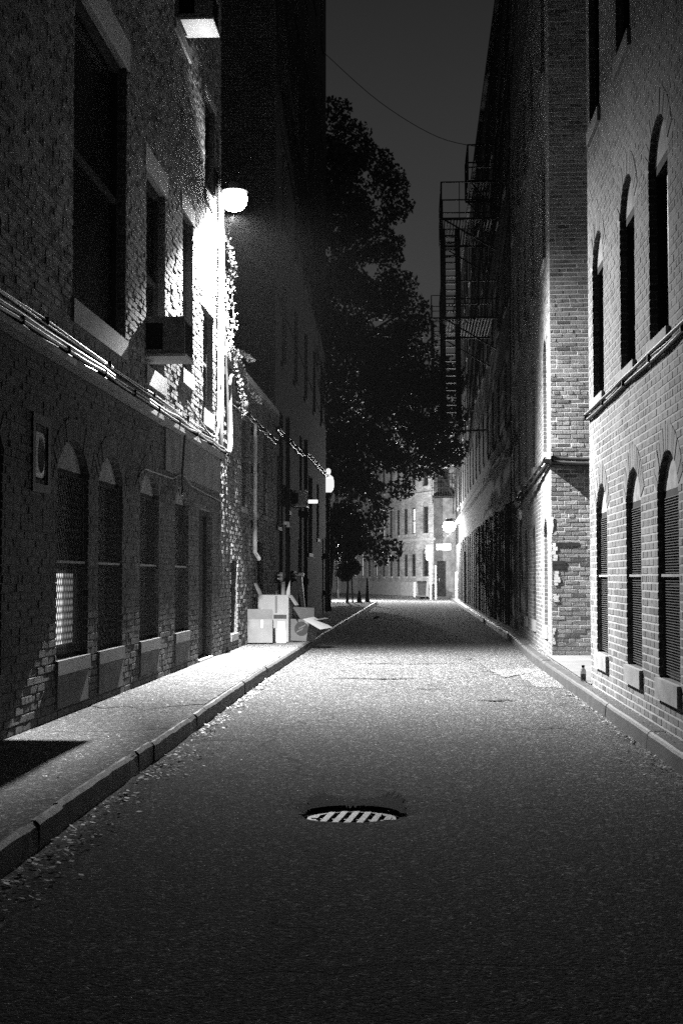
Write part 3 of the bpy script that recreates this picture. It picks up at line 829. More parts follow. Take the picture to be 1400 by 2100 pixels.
# ------------------------------------------------------------------ LOW LEFT BUILDING
F2 = left_frame(WL); b2 = (WL, 26, .13)
L2 = thing('low_brick_building', 'low two storey brick building with pale coping between the lamp and the tall left block', 'building', b2)
ops2 = [Opening(24.35, 25.25, 2.55, 4.12, head=.0, sill=.1), Opening(26.3, 27.1, 2.55, 4.12, sill=.1), Opening(28.0, 28.7, 2.55, 4.12, sill=.1),
        Opening(23.15, 24.0, .39, 1.60, sill=.12), Opening(27.0, 28.1, .14, 2.0, sill=0, kind='door')]
pw = MB(); facade(F2, 21.8, 30.5, 0, 4.78, ops2, plane=pw)
pw.build('wall', 'mortar_left', L2, b2)
lay_bricks(F2, 21.82, 30.5, .13, 4.78, ops2, .014, .009, seed=5, tone=(.6,1.4), dark=.2).build('brickwork', 'brick_left', L2, b2)
m = MB(); m.fbox(F2, 21.81, 30.49, -.35, .09, 4.78, 4.9); m.build('coping', 'stone_pale', L2, b2)
m = MB(); m.quad((WL-.3,21.8,4.7),(WL-.3,30.5,4.7),(-12,30.5,4.7),(-12,21.8,4.7)); m.quad((-12,21.8,0),(-12,30.5,0),(-12,30.5,4.7),(-12,21.8,4.7)); m.build('roof', 'render', L2, b2)
for i, o in enumerate(ops2): fit_opening(F2, o, L2, b2, wood='wood_pale' if i < 3 else 'wood', depth=.1, mid=True)
m = MB()
for i in range(14): m.fbox(F2, 24.42, 25.18, -.10, -.06, 2.62+i*.045, 2.64+i*.045)
m.build('louvre', 'metal_pale', L2, b2)
pipe('downpipe', 'straight white downpipe on the low left building with a bent foot', 'pipe', [F2(25.9,.09,4.15), F2(25.9,.09,1.78), F2(26.1,.14,1.66)], .042, 'metal_pale', [F2(25.9,.09,z) for z in (2.3,3.3,4.0)])
bundle('cable_run', 'cables sagging along the low left building under its parapet', F2, 22.4, 30.4, 4.22, [.016,.014,.018], ['conduit','cable','conduit'], .05, 1.2, 6, .09)
m = MB(); m.lathe(F2(23.85,.14,4.25), [(.01,.07),(.06,.05),(.075,0),(.06,-.05),(.01,-.07)], 12)
tag(m.build('junction_ball', 'white_sign', None, (0,0,0), smooth=True), 'small round white junction fitting hanging on the cables of the low left building', 'fitting')

# ------------------------------------------------------------------ climbing vine
vr = random.Random(21); vbase = (WL+.02, 22.1, 4.9)
vine = thing('climbing_vine', 'straggly lamplit vine climbing the corner above the low parapet', 'vine', vbase)
st = MB(); lf = MB()
def leaf(mb, p, s, rr, flat=False):
    a = Vector((rr.gauss(0,1), rr.gauss(0,1), rr.gauss(0,1) if not flat else rr.gauss(0,.25))).normalized()
    b = Vector((rr.gauss(0,1), rr.gauss(0,1), rr.gauss(0,1) if not flat else rr.gauss(0,.25))); b = (b - a*b.dot(a)).normalized()
    p = Vector(p); mb.quad(p - a*s*.55, p + b*s*.35, p + a*s*.55, p - b*s*.35)
strands = [[(-3.02,21.9,4.7),(-2.93,22.0,5.2),(-2.97,22.0,5.7),(-2.9,22.05,6.2),(-2.98,22.0,6.7)],
           [(-2.95,22.0,4.9),(-2.86,22.1,5.3),(-2.90,22.1,5.9),(-2.84,22.0,6.15),(-2.93,22.0,6.5)],
           [(-3.0,22.1,4.95),(-2.95,22.6,4.98),(-2.93,23.2,4.85),(-2.92,24.0,4.75),(-2.9,24.6,4.62)],
           [(-2.95,22.4,5.0),(-2.9,23.0,4.98),(-2.88,23.6,5.05),(-2.8,24.0,5.02)],
           [(-2.93,22.6,4.9),(-2.9,22.8,4.6),(-2.88,23.1,4.4),(-2.86,23.4,4.2),(-2.87,23.3,4.0)],
           [(-2.93,23.4,4.85),(-2.88,24.2,4.55),(-2.87,25.0,4.5),(-2.86,25.8,4.55)],
           [(-3.0,21.95,5.0),(-2.95,21.95,5.5),(-2.99,21.95,6.1)]]
for sd in strands:
    sp = smooth_pts(sd, 8)
    sp = [p + Vector((vr.uniform(-.015,.015), vr.uniform(-.02,.02), vr.uniform(-.02,.02))) for p in sp]
    st.tube(sp, [.010 - .006*i/len(sp) for i in range(len(sp))], 5)
    for p in sp:
        for _ in range(5):
            leaf(lf, p + Vector((vr.gauss(0,.025), vr.gauss(0,.04), vr.gauss(0,.03))), vr.uniform(.03,.06), vr)
st.build('stem', 'bark', vine, vbase); lf.build('foliage', 'vine_leaf', vine, vbase)

# ------------------------------------------------------------------ TALL LEFT BUILDING
b3 = (WL, 39, .13); H3 = 24
L3 = thing('tall_brick_building', 'tall dark brick block rising behind the low left building up to the sky', 'building', b3)
ops3 = [Opening(30.9,31.8,2.45,4.0,sill=.1), Opening(33.2,34.1,2.9,4.2,sill=.1), Opening(36.5,37.4,.14,2.3,sill=0,kind='door'), Opening(39.8,41.4,2.0,4.2,sill=.1),
        Opening(43.2,44.2,2.5,4.2,sill=.1), Opening(33.0,34.2,.14,2.3,sill=0,kind='door')]
for z in (6.2, 9.3, 12.4, 15.5, 18.6):
    for u in (32, 35.2, 38.4, 41.6, 44.8): ops3.append(Opening(u, u+1.1, z, z+1.9, sill=.12))
pw = MB(); facade(F2, 30.5, 47.5, 0, H3, ops3, plane=pw)
pw.quad((WL,30.5,0),(-14,30.5,0),(-14,30.5,H3),(WL,30.5,H3)); pw.quad((WL,47.5,0),(-14,47.5,0),(-14,47.5,H3),(WL,47.5,H3)); pw.quad((-14,30.5,0),(-14,47.5,0),(-14,47.5,H3),(-14,30.5,H3))
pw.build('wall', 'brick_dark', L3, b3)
m = MB(); m.box(-14, WL, 30.5, 47.5, H3+.002, H3+.1); m.build('roof', 'render', L3, b3)
for o in ops3: fit_opening(F2, o, L3, b3, depth=.14, sillmat='iron')
bundle('cable_run', 'cables clipped along the tall left block just above its ground floor', F2, 30.6, 38.0, 4.55, [.02,.018,.02], ['conduit','conduit','cable'], .05, 1.3, 12, .1)
bundle('cable_run', 'cables clipped along the far end of the tall left block', F2, 38.3, 47.4, 4.72, [.02,.018,.02], ['conduit','conduit','cable'], .05, 1.3, 14, .1)
pipe('downpipe', 'dark downpipe near the start of the tall left block', 'pipe', [F2(32.6,.08,5.0), F2(32.6,.08,.2)], .045, 'iron', [F2(32.6,.08,z) for z in (1.2,3.0)])
pipe('downpipe', 'dark downpipe midway along the tall left block', 'pipe', [F2(37.9,.08,5.0), F2(37.9,.08,.2)], .05, 'iron', [F2(37.9,.08,z) for z in (1.2,3.0)])
pipe('downpipe', 'grey downpipe at the far corner of the tall left block', 'pipe', [F2(46.6,.08,2.6), F2(46.6,.08,.2)], .05, 'conduit', [F2(46.6,.08,z) for z in (.8,2.0)])
aircon(F2, 34.6, 35.3, .35, 3.05, 3.45, 'small grey air conditioner on the ground floor of the tall left block')
# wall tube light
tb = F2(39, 0, 3.38)
T = thing('tube_light', 'short horizontal tube light sticking out of the tall left block', 'light', tb)
m = MB(); m.fbox(F2, 38.96, 39.04, 0, .05, 3.3, 3.5); m.build('bracket', 'iron', T, tb)
m = MB(); m.tube([F2(39,.05,3.4), F2(39,.32,3.4)], .045, 8); m.build('tube', 'tube', T, tb)
m = MB(); m.tube([F2(32.3,.02,2.55), F2(32.3,.12,2.55), F2(32.3,.12,2.46)], .05, 8)
tag(m.build('bulkhead_lamp', 'white_sign', None), 'tiny round white bulkhead lamp over a doorway of the tall left block', 'lamp')
# wall plates near eye height
for lab, u, z, w, h in (('two-bar white notice plate on the wall above the boxes', 31.3, 1.33, .14, .10), ('square white meter plate on the wall right of the boxes', 34.9, 1.35, .2, .13)):
    base = F2(u, 0, z); t = thing('notice_plate', lab, 'sign', base)
    m = MB(); m.fbox(F2, u-.35, u+.35, .004, .06, z-h, z+h); m.build('board', 'iron', t, base)
    m = MB()
    for zq in (.02, -.06): m = MB(); m.box(base[0]+.005, base[0]+.12, base[1]-.36, base[1]-.352, z+zq, z+zq+.04); m.build('white_bar', 'white_sign', t, base)
base = (-2.98, 35.2, .13)
t = thing('leaning_board', 'narrow pale board leaning against the tall left block behind the boxes', 'board', base)
m = MB(); m.hexa([(-2.75,35.0,.13),(-2.72,35.05,.13),(-2.72,35.3,.13),(-2.75,35.3,.13),(-3.0,35.0,1.35),(-2.85,35.05,1.35),(-2.85,35.3,1.35),(-3.0,35.3,1.35)]); m.build('board', 'metal', t, base)
m = MB(); m.hexa([(-3.02,34.98,1.35),(-2.8,35.0,1.35),(-2.8,35.32,1.35),(-3.02,35.32,1.35),(-3.02,34.98,1.43),(-2.8,35.0,1.43),(-2.8,35.32,1.43),(-3.02,35.32,1.43)]); m.build('cap', 'metal_pale', t, base)

# ------------------------------------------------------------------ YARD WALL beyond the tall block
b4 = (-3.9, 54, .13)
L4 = thing('low_yard_building', 'low dark brick outbuilding set back beyond the tall left block', 'building', b4)
F4 = left_frame(-3.9)
ops4 = [Opening(50+i*3, 51.2+i*3, .14 if i % 2 else 1.0, 2.3, sill=0 if i % 2 else .1, kind='door' if i % 2 else 'window') for i in range(4)]
pw = MB(); facade(F4, 48.5, 62, 0, 4.2, ops4, plane=pw)
pw.quad((-3.9,48.5,0),(-12,48.5,0),(-12,48.5,4.2),(-3.9,48.5,4.2)); pw.quad((-3.9,62,0),(-12,62,0),(-12,62,4.2),(-3.9,62,4.2))
pw.build('wall', 'brick_dark', L4, b4)
m = MB(); m.box(-12, -3.85, 48.45, 62.05, 4.202, 4.3); m.build('coping', 'render', L4, b4)
for o in ops4: fit_opening(F4, o, L4, b4, depth=.14)

# globe lantern on its post
pb_ = (-3.12, 50, .13)
P = thing('globe_lantern', 'old lamp post with a white lantern head and ball finial beyond the tall left block', 'lamp post', pb_)
m = MB(); m.lathe(pb_, [(.13,0),(.13,.12),(.09,.2),(.07,.9),(.055,1.0),(.045,4.0),(.07,4.05),(.09,4.12),(.12,4.17)], 14); m.build('post', 'iron', P, pb_, smooth=True)
m = MB(); m.lathe(pb_, [(.10,4.17),(.17,4.26),(.205,4.42),(.20,4.60),(.17,4.68)], 16); m.build('globe', 'lantern_glow', P, pb_, smooth=True)
m = MB(); m.lathe(pb_, [(.18,4.68),(.17,4.72),(.09,4.78),(.05,4.81),(.08,4.86),(.095,4.93),(.07,5.0),(.02,5.03)], 14); m.build('finial', 'lantern_glow', P, pb_, smooth=True)

# ------------------------------------------------------------------ NEAR RIGHT BUILDING
XR = 1.95; FR = right_frame(XR); br = (XR, 10, .13)
R1 = thing('brick_building', 'lamplit brick building with tall arched windows along the right edge', 'building', br)
opr = []
for c in (15.18, 12.97, 11.2, 9.2):
    w = .44 if c > 12 else .47
    opr.append(Opening(c-w, c+w, .52, 2.32,  .30, .21, sill=.17, rail=1.33, g=1))
for c in (15.34, 13.2, 11.5, 9.6):
    w = .455
    opr.append(Opening(c-w, c+w, 3.27, 5.06, .32, .21, sill=.16))
for c in (15.5, 13.35, 11.5):
    opr.append(Opening(c-.45, c+.45, 6.33, 8.2, .2, .2, sill=.16))
pw = MB(); facade(FR, 2.0, 16.2, 0, 9.2, opr, plane=pw)
pw.build('wall', 'mortar_right', R1, br)
bk = lay_bricks(FR, 8.8, 16.2, .13, 9.2, opr, .003, .0015, gap=.013, seed=31, tone=(.75,1.2), dark=.06)
for o in opr: arch_ring(FR, o, .21, .005, bk)
bk.build('brickwork', 'brick_right', R1, br)
up = MB(); up.quad(FR(2,0,9.2), FR(16.2,0,9.2), FR(16.2,0,14), FR(2,0,14)); up.quad((XR,16.2,0),(12,16.2,0),(12,16.2,14),(XR,16.2,14)); up.quad((XR,2,0),(12,2,0),(12,2,14),(XR,2,14))
up.quad((XR,2,14),(XR,16.2,14),(12,16.2,14),(12,2,14)); up.quad((12,2,0),(12,16.2,0),(12,16.2,14),(12,2,14))
up.build('upper_wall', 'brick_sh', R1, br)
for i, o in enumerate(opr):
    fit_opening(FR, o, R1, br, grille='rows' if o.kw.get('g') else None, fan='wood_pale' if i < 8 else 'fanlight', depth=.085, mid=i < 4)
bundle('cable_run', 'black cable bundle climbing along the near right brick wall', FR, 8.8, 16.15, 3.13, [.014,.013,.016], ['cable']*3, .015, 1.3, 17, .05)

# ------------------------------------------------------------------ RIGHT CORNER BUILDING (turned a little off the alley)
XB, YB = 2.04, 21.9
bc = (XB, YB, .13)
B1 = thing('brick_building', 'brick building whose patched end wall faces us past the bright gap on the right', 'building', bc, R(-1.2))
FA = right_frame(XB); FB = front_frame(YB)
opb = []
for i, c in enumerate((23.0, 26.05, 28.6, 31.2, 33.6)):
    opb.append(Opening(c-.42, c+.42, .55, 2.28, .3, .2, sill=.2)); opb.append(Opening(c-.42, c+.42, 3.3, 5.16, .3, .2, sill=.2))
    opb.append(Opening(c-.42, c+.42, 6.4, 8.2, .2, .2, sill=.16)); opb.append(Opening(c-.42, c+.42, 9.4, 11.2, .2, .2, sill=.16))
pw = MB(); facade(FA, YB, 35.0, 0, 12, opb, plane=pw)
pw.quad((XB,YB,0),(9,YB,0),(9,YB,12),(XB,YB,12))
pw.build('wall', 'mortar_corner', B1, bc)
bk = lay_bricks(FA, YB, 35.0, .13, 12, opb, .004, .002, gap=.013, seed=41, tone=(.7,1.2), dark=.08)
for o in opb: arch_ring(FA, o, .2, .006, bk)
bk.build('alley_brickwork', 'brick_right', B1, bc)
bk = lay_bricks(FB, XB, 4.5, .13, 12, [], .004, .0025, seed=43, tone=(.65,1.2), dark=.1, gap=.014)
bk.build('end_brickwork', 'brick_corner', B1, bc)
up = MB(); up.quad((XB,YB,12),(XB,35,12),(XB,35,17),(XB,YB,17)); up.quad((XB,YB,12),(12,YB,12),(12,YB,17),(XB,YB,17)); up.quad((9,YB,0),(12,YB,0),(12,YB,12),(9,YB,12))
up.quad((XB,YB,17),(12,YB,17),(12,35,17),(XB,35,17))
up.build('upper_wall', 'brick_sh', B1, bc)
for o in opb: fit_opening(FA, o, B1, bc, depth=.14, wood='wood', sill='stone') if False else fit_opening(FA, o, B1, bc, depth=.14)
# whitewash drips and missing bricks at the corner
m = MB(); rr = random.Random(5)
for (u, z, w, h) in ((.02,1.55,.07,.3),(.04,1.20,.10,.22),(.02,.95,.09,.12),(.0,2.0,.04,.25),(.0,.3,.05,.25)):
    for k in range(5):
        a = XB+u+rr.uniform(0,.02); zz0 = z + k*h/5
        m.box(a, a+w*rr.uniform(.5,1.0), YB-.0095-rr.uniform(0,.001)-k*.0004, YB-.005, zz0, zz0+h/5-.002)
m.build('paint_drips', 'stone_pale', B1, bc)
for (u, z) in ((.03,1.80),(.235,1.80),(.02,1.52),(.02,1.45)):
    m = MB(); m.box(XB+u, XB+u+.19, YB-.0105, YB-.002, z, z+.055); m.build('dark_brick', 'wood', B1, bc)
bundle('cable_run', 'heavy black cables drooping across the end wall of the right corner building', front_frame(YB), XB, 4.3, 3.08, [.03,.028,.035,.02,.03], ['cable']*5, .04, .8, 23, .12)
def zB(u): return 3.10 - (u-21.8)*.045
bundle('cable_run', 'black cables dropping along the alley side of the right corner building', right_frame(XB+.0), 21.8, 27.8, 3.0, [.022,.02,.026,.018], ['cable']*4, .03, .9, 27, .11, zfun=zB)
pipe('hanging_cable', 'thin cable hanging slack from the right corner building into the alley', 'cable', smooth_pts([(2.05,28.4,2.75),(1.7,31,2.25),(1.75,35,2.1),(2.05,38,2.25)]), .015, 'cable')
pipe('hanging_cable', 'vertical black cable with white insulators down the right alley wall', 'cable', smooth_pts([(2.08,28.3,2.9),(2.05,28.4,2.2),(2.07,28.35,1.5),(2.09,28.5,1.2)]), .014, 'cable')
for lab, z in (('upper white insulator on the right alley wall', 2.95), ('lower white insulator on the right alley wall', 2.55)):
    m = MB(); m.lathe((2.05,28.3,z), [(.02,-.09),(.045,-.06),(.03,0),(.05,.04),(.02,.1)], 10); tag(m.build('insulator', 'white_sign', None, smooth=True), lab, 'insulator')

# ------------------------------------------------------------------ FAR RIGHT BUILDING (tall, ribbed ground floor)
XF = 2.30; FF = right_frame(XF); bf = (XF, 55, .13); HF = 17.1
RF = thing('long_brick_building', 'long tall dark building with a ribbed ground floor on the right side of the alley', 'building', bf)
opf = []
for z in (5.2, 8.3, 11.4, 14.2):
    for i in range(15): opf.append(Opening(36.5+i*3.1, 37.5+i*3.1, z, z+1.8, .2, .15, sill=.14))
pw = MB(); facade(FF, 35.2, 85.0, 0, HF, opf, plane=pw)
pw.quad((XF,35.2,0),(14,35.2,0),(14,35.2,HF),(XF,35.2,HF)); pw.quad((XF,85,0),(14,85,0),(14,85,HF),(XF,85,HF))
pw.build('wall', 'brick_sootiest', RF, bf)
m = MB(); m.box(XF-.12, 14, 35.1, 85.1, HF+.002, HF+.25); m.build('cornice', 'render', RF, bf)
for o in opf: fit_opening(FF, o, RF, bf, depth=.14)
m = MB(); rr = random.Random(8); y = 36.2
while y < 84.6:
    w = rr.uniform(.10, .3); m.fbox(FF, y, y+w, .0, rr.uniform(.03, .1), .13, 3.1 + rr.uniform(-.1,.1)); y += w + rr.uniform(.12, .4)
m.build('ribbed_cladding', 'cladding', RF, bf)
m = MB(); m.fbox(FF, 35.3, 84.9, 0, .14, 4.3, 4.5); m.build('string_course', 'stone', RF, bf)
for ja in ((66.0,66.5,.16,2.5),(80.0,81.0,.14,1.6)): m = MB(); m.fbox(FF, ja[0], ja[1], 0, ja[2], .13, ja[3]); m.build('door_jamb', 'stone_pale', RF, bf)

# fire escapes
def fire_escape(label, XW, Xo, Y0, Y1, levels, zfoot=None, stair=True):
    base = (XW, (Y0+Y1)/2, levels[0][0])
    t = thing('fire_escape', label, 'fire escape', base, group='fire escapes on the right alley wall')
    for li, (z, top) in enumerate(levels):
        m = MB(); m.box(Xo, XW, Y0, Y0+.05, z-.06, z+.01); m.box(Xo, XW, Y1-.05, Y1, z-.06, z+.01); m.box(Xo, Xo+.05, Y0+.05, Y1-.05, z-.06, z+.01)
        n = int((XW-Xo)/.09)
        for i in range(1, n): m.box(Xo+i*.09, Xo+i*.09+.03, Y0+.05, Y1-.05, z-.03, z+.004)
        m.build('platform', 'iron', t, base)
        m = MB(); rh = 1.05
        for zz_ in (z+rh, z+rh*.5):
            m.bar((Xo,Y0,zz_),(XW,Y0,zz_),.035); m.bar((Xo,Y1,zz_),(XW,Y1,zz_),.035); m.bar((Xo,Y0,zz_),(Xo,Y1,zz_),.035)
        n = 3
        for i in range(n+1):
            x = Xo + (XW-Xo)*i/n; m.bar((x,Y0,z),(x,Y0,z+rh),.022 if i else .05)
        n = int((Y1-Y0)/.3)
        for i in range(n+1):
            y = Y0+(Y1-Y0)*i/n; m.bar((Xo,y,z),(Xo,y,z+rh),.022)
        m.build('railing', 'iron', t, base)
        for yk in (Y0+.03, Y1-.03): m = MB(); m.bar((Xo+.1,yk,z-.05),(XW,yk,z-.95),.04); m.build('bracket', 'iron', t, base)
        if top is not None and stair:
            sa, sb = Xo+.06, Xo+.50; n = 13; m = MB()
            p0, p1 = (Y0+.15, top), (Y0+.15+1.2, z)   # foot, head
            for x in (sa, sb): m.bar((x,p0[0],p0[1]),(x,p1[0],p1[1]),.06,.16)
            for i in range(1, n):
                f = i/n; y = p0[0]+(p1[0]-p0[0])*f; zq = p0[1]+(p1[1]-p0[1])*f; m.box(sa, sb, y-.11, y+.11, zq-.035, zq)
            m.build('stair', 'iron', t, base)
            m = MB(); m.bar((sa,p0[0],p0[1]+.85),(sa,p1[0],p1[1]+.85),.03)
            for i in range(0, 7): f = i/6; m.bar((sa,p0[0]+1.2*f,p0[1]+(p1[1]-p0[1])*f),(sa,p0[0]+1.2*f,p0[1]+(p1[1]-p0[1])*f+.85),.018)
            m.build('handrail', 'iron', t, base)
    return t
fire_escape('nearest black iron fire escape jutting from the right roofline against the sky', XF, .72, 41.0, 44.5, [(11.75, 8.85), (8.85, 5.9)])
fire_escape('small upper iron landing at the right roofline above the nearest fire escape', XF, 1.50, 41.2, 43.5, [(12.9, None)], stair=False)
fire_escape('second black iron fire escape further down the right wall', XF, .70, 67.0, 71.0, [(13.6, 10.5), (10.5, 7.5), (7.5, None)])

# ------------------------------------------------------------------ FAR CURVED FACADE closing the alley
pts = [(2.6, 86.2), (1.05, 86.2)]
arc = [(1.0,86.25),(.0,88.4),(-1.0,91.2),(-2.0,94.6),(-3.1,98.6),(-4.2,102.0),(-5.6,105.4),(-7.4,108.6),(-10,111.5),(-14,114)]
bF = (0, 92, 0); HC = 10.3
C1 = thing('curved_brick_building', 'lamplit curved brick building with rows of narrow arched windows closing the alley', 'building', bF)
wl_ = MB(); win_ops = []
for (x0,y0),(x1,y1) in zip(arc, arc[1:]):
    v = Vector((x1-x0, y1-y0, 0)); L = v.length; v.normalize(); nn = Vector((-v.y, v.x, 0))
    if nn.dot(Vector((-x0, -y0, 0))) < 0: nn = -nn
    Fq = (lambda ox, oy, v, nn: (lambda u, d, z: (ox + v.x*u + nn.x*d, oy + v.y*u + nn.y*d, z)))(x0, y0, v, nn)
    k = max(1, round(L/1.75)); w = L/k; ops_ = []
    for i in range(k):
        c = (i+.5)*w
        for z0_, z1_ in ((1.35,3.05),(4.0,5.95),(6.9,8.9)): ops_.append(Opening(c-.42, c+.42, z0_, z1_, .3, .12, sill=.12))
    facade(Fq, 0, L, 0, HC, ops_, plane=wl_)
    win_ops.append((Fq, L, ops_))
wl_.build('wall', 'brick_facade', C1, bF)
rr = random.Random(12)
for Fq, L, ops_ in win_ops:
    for o in ops_: fit_opening(Fq, o, C1, bF, depth=.12, pane='pane' if rr.random() > .12 else 'window_lit')
for nm, d0, d1, za, zb in (('band_course', -.1, .12, 3.55, 3.7), ('band_course', -.1, .1, 6.4, 6.52), ('cornice', -.3, .25, HC+.003, HC+.3)):
    m = MB()
    for Fq, L, _ in win_ops: m.fbox(Fq, 0, L, d0, d1, za, zb)
    m.build(nm, 'stone', C1, bF)
m = MB()
for Fq, L, _ in win_ops: m.fbox(Fq, 0, L, -.1, .05, .0, 1.0)
m.build('plinth', 'stone', C1, bF)
m = MB()
for Fq, L, _ in win_ops: m.fbox(Fq, 0, L, .0, 1.4, .0, .13)
tag(m.build('pavement_far', 'asphalt'), kind='structure')
# frontal grey wing
bW = (1.8, 87.0, 0)
W1 = thing('rendered_wing', 'pale rendered end wall behind the far wall lamp at the bend', 'building', bW)
FW = front_frame(87.0)
opw = [Opening(1.2,1.75,.14,2.3,sill=0,kind='door'), Opening(1.25,1.95,6.3,7.9,sill=.1), Opening(1.25,1.95,9.2,10.8,sill=.1)]
pw = MB(); facade(FW, .95, 6, 0, 13, opw, plane=pw); pw.quad((.95,87,0),(.95,95,0),(.95,95,13),(.95,87,13)); pw.build('wall', 'render', W1, bW)
m = MB(); m.box(.9, 6, 86.9, 95, 13.002, 13.2); m.build('roof', 'render', W1, bW)
for o in opw: fit_opening(FW, o, W1, bW, depth=.12)
m = MB(); m.fbox(FW, 1.15, 2.05, .01, .05, 2.95, 3.35); m.build('signboard', 'white_sign', W1, bW)
fe = thing('fire_escape', 'distant iron fire escape with crossed stair on the end wall above the far lamp', 'fire escape', (1.8, 86.9, 6), group=None)
fb = (1.8,86.9,6)
for z in (6.2, 8.3):
    m = MB(); m.box(.9, 2.25, 85.9, 86.98, z-.06, z); m.build('platform', 'iron', fe, fb)
    m = MB()
    for zz_ in (z+.5, z+1.0): m.bar((.9,85.9,zz_),(2.25,85.9,zz_),.04); m.bar((.9,85.9,zz_),(.9,86.95,zz_),.04)
    for i in range(10): x = .9+1.35*i/9; m.bar((x,85.9,z),(x,85.9,z+1.0),.025)
    m.build('railing', 'iron', fe, fb)
m = MB(); m.bar((1.0,86.1,8.2),(2.2,86.1,6.2),.07,.12); m.bar((1.0,86.5,8.2),(2.2,86.5,6.2),.07,.12)
for i in range(9): f=i/9; m.box(1.0+1.2*f-.06,1.0+1.2*f+.06,86.1,86.5,8.1-2*f-.03,8.1-2*f)
m.build('stair', 'iron', fe, fb)
for xk in (.95, 2.2): m = MB(); m.bar((xk,86.0,6.15),(xk,86.95,5.2),.05); m.build('bracket', 'iron', fe, fb)

# back blocks that close the sky gaps
def block(name, label, x0, x1, y0, y1, h, mat='brick_dark', rows=3, face='front'):
    b = ((x0+x1)/2, (y0+y1)/2, 0); t = thing(name, label, 'building', b)
    Fx = front_frame(y0); ops_ = []
    for z in range(rows):
        n = int((x1-x0)/3)
        for i in range(n): c = x0 + (i+.5)*(x1-x0)/n; ops_.append(Opening(c-.5, c+.5, 1.2+3*z, 2.9+3*z, sill=.12))
    pw = MB(); facade(Fx, x0, x1, 0, h, ops_, plane=pw)
    pw.quad((x0,y0,0),(x0,y1,0),(x0,y1,h),(x0,y0,h)); pw.quad((x1,y0,0),(x1,y1,0),(x1,y1,h),(x1,y0,h))
    pw.build('wall', mat, t, b)
    m = MB(); m.box(x0-.1, x1+.1, y0-.1, y1, h+.002, h+.25); m.build('roof', 'render', t, b)
    for o in ops_: fit_opening(Fx, o, t, b, depth=.14)
block('brick_building', 'dark brick block across the side street half hidden by the tree', -30, -10.5, 96, 112, 11, 'brick_facade', 3)

# ------------------------------------------------------------------ FAR WALL LAMP (right)
QX, QY, QZ = 1.72, 77.0, 4.05
qb = (XF, QY, QZ)
fl = thing('wall_lamp', 'glaring far wall lamp on the right near the bend of the alley', 'lamp', qb)
m = MB(); m.fbox(FF, QY-.12, QY+.12, .0, .05, QZ-.1, QZ+.5); m.build('wall_plate', 'iron', fl, qb)
m = MB(); m.tube([(XF-.05,QY,QZ+.35),(QX+.1,QY,QZ+.42),(QX,QY,QZ+.3)], .03, 8); m.build('arm', 'iron', fl, qb)
m = MB(); m.lathe((QX,QY,QZ), [(.12,.42),(.2,.36),(.3,.24),(.3,.22)], 18); m.build('hood', 'metal', fl, qb, smooth=True)
m = MB(); m.lathe((QX,QY,QZ), [(.18,.22),(.30,.12),(.34,-.02),(.28,-.18),(.12,-.28)], 16); m.build('globe', 'globe_far', fl, qb, smooth=True)
point('lamp_light', (QX, QY, QZ-.4), 6000, .06, fl, qb)
# gooseneck lamp above fire escape
m = MB(); m.tube(smooth_pts([(2.25,80,8.0),(2.1,80,8.3),(1.8,80,8.42),(1.45,80,8.36)]), .035, 6); tag(m.build('gooseneck_lamp', 'conduit', None), 'thin pale gooseneck bracket high over the far wall lamp', 'lamp')
# third small lamp by the tree
sx, sy, sz = -4.15, 79.5, 3.12
sb_ = (sx-.3, sy, .13)
sp_ = thing('street_lamp', 'small bright street lamp glinting under the tree at the left bend', 'lamp post', sb_)
m = MB(); m.lathe(sb_, [(.1,0),(.08,.3),(.05,.5),(.04,3.3)], 10); m.build('post', 'iron', sp_, sb_)
m = MB(); m.tube([(sx-.3,sy,3.38),(sx-.1,sy,3.45),(sx,sy,3.35)], .03, 6); m.build('arm', 'iron', sp_, sb_)
m = MB(); m.lathe((sx,sy,sz), [(.06,.22),(.13,.1),(.14,0),(.08,-.1)], 12); m.build('globe', 'globe_small', sp_, sb_, smooth=True)
point('lamp_light', (sx, sy, sz-.2), 8000, .05, sp_, sb_)
# white pylon sign
yb = (.75, 84.5, .0)
t = thing('pylon_sign', 'glowing white blank sign panel on a slim post left of the far lamp', 'sign', yb)
m = MB(); m.tube([(.80,84.5,0),(.80,84.5,2.3)], .06, 8); m.build('post', 'white_sign', t, yb)
m = MB(); c = rrect(.68, 3.0-.25, .17, .44, 5, 24)
for i in range(24):
    j = (i+1)%24; m.quad((c[i][0],84.44,c[i][1]),(c[j][0],84.44,c[j][1]),(c[j][0],84.56,c[j][1]),(c[i][0],84.56,c[i][1]))
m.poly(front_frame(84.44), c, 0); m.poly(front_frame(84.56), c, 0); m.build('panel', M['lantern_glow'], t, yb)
pipe('bollard', 'pale slim post beside the white pylon sign', 'bollard', [(1.10,85.2,0),(1.10,85.2,2.0)], .06, 'white_sign')
m = MB(); m.box(-.15,.65,86.4,86.9,0,.85) ; m.box(-.18,.68,86.35,86.95,.85,.93)
# wheelie bin
wb = (.25, 85.4, .13)
t = thing('waste_bin', 'dark waste bin standing at the foot of the curved building', 'bin', wb)
m = MB(); m.hexa([(.05,85.2,.2),(.5,85.2,.2),(.5,85.7,.2),(.05,85.7,.2),(0,85.1,.95),(.55,85.1,.95),(.55,85.75,.95),(0,85.75,.95)]); m.build('body', 'wood', t, wb)
m = MB(); m.hexa([(-.03,85.07,.95),(.58,85.07,.95),(.58,85.78,.95),(-.03,85.78,.95),(0,85.1,1.02),(.55,85.1,1.02),(.55,85.75,1.08),(0,85.75,1.08)]); m.build('lid', 'iron', t, wb)
m = MB(); m.tube([(-.15,85.3,.13),(-.15,85.3,1.0)], .06, 8); tag(m.build('bollard', 'white_sign', None), 'short white post left of the dark waste bin', 'bollard')
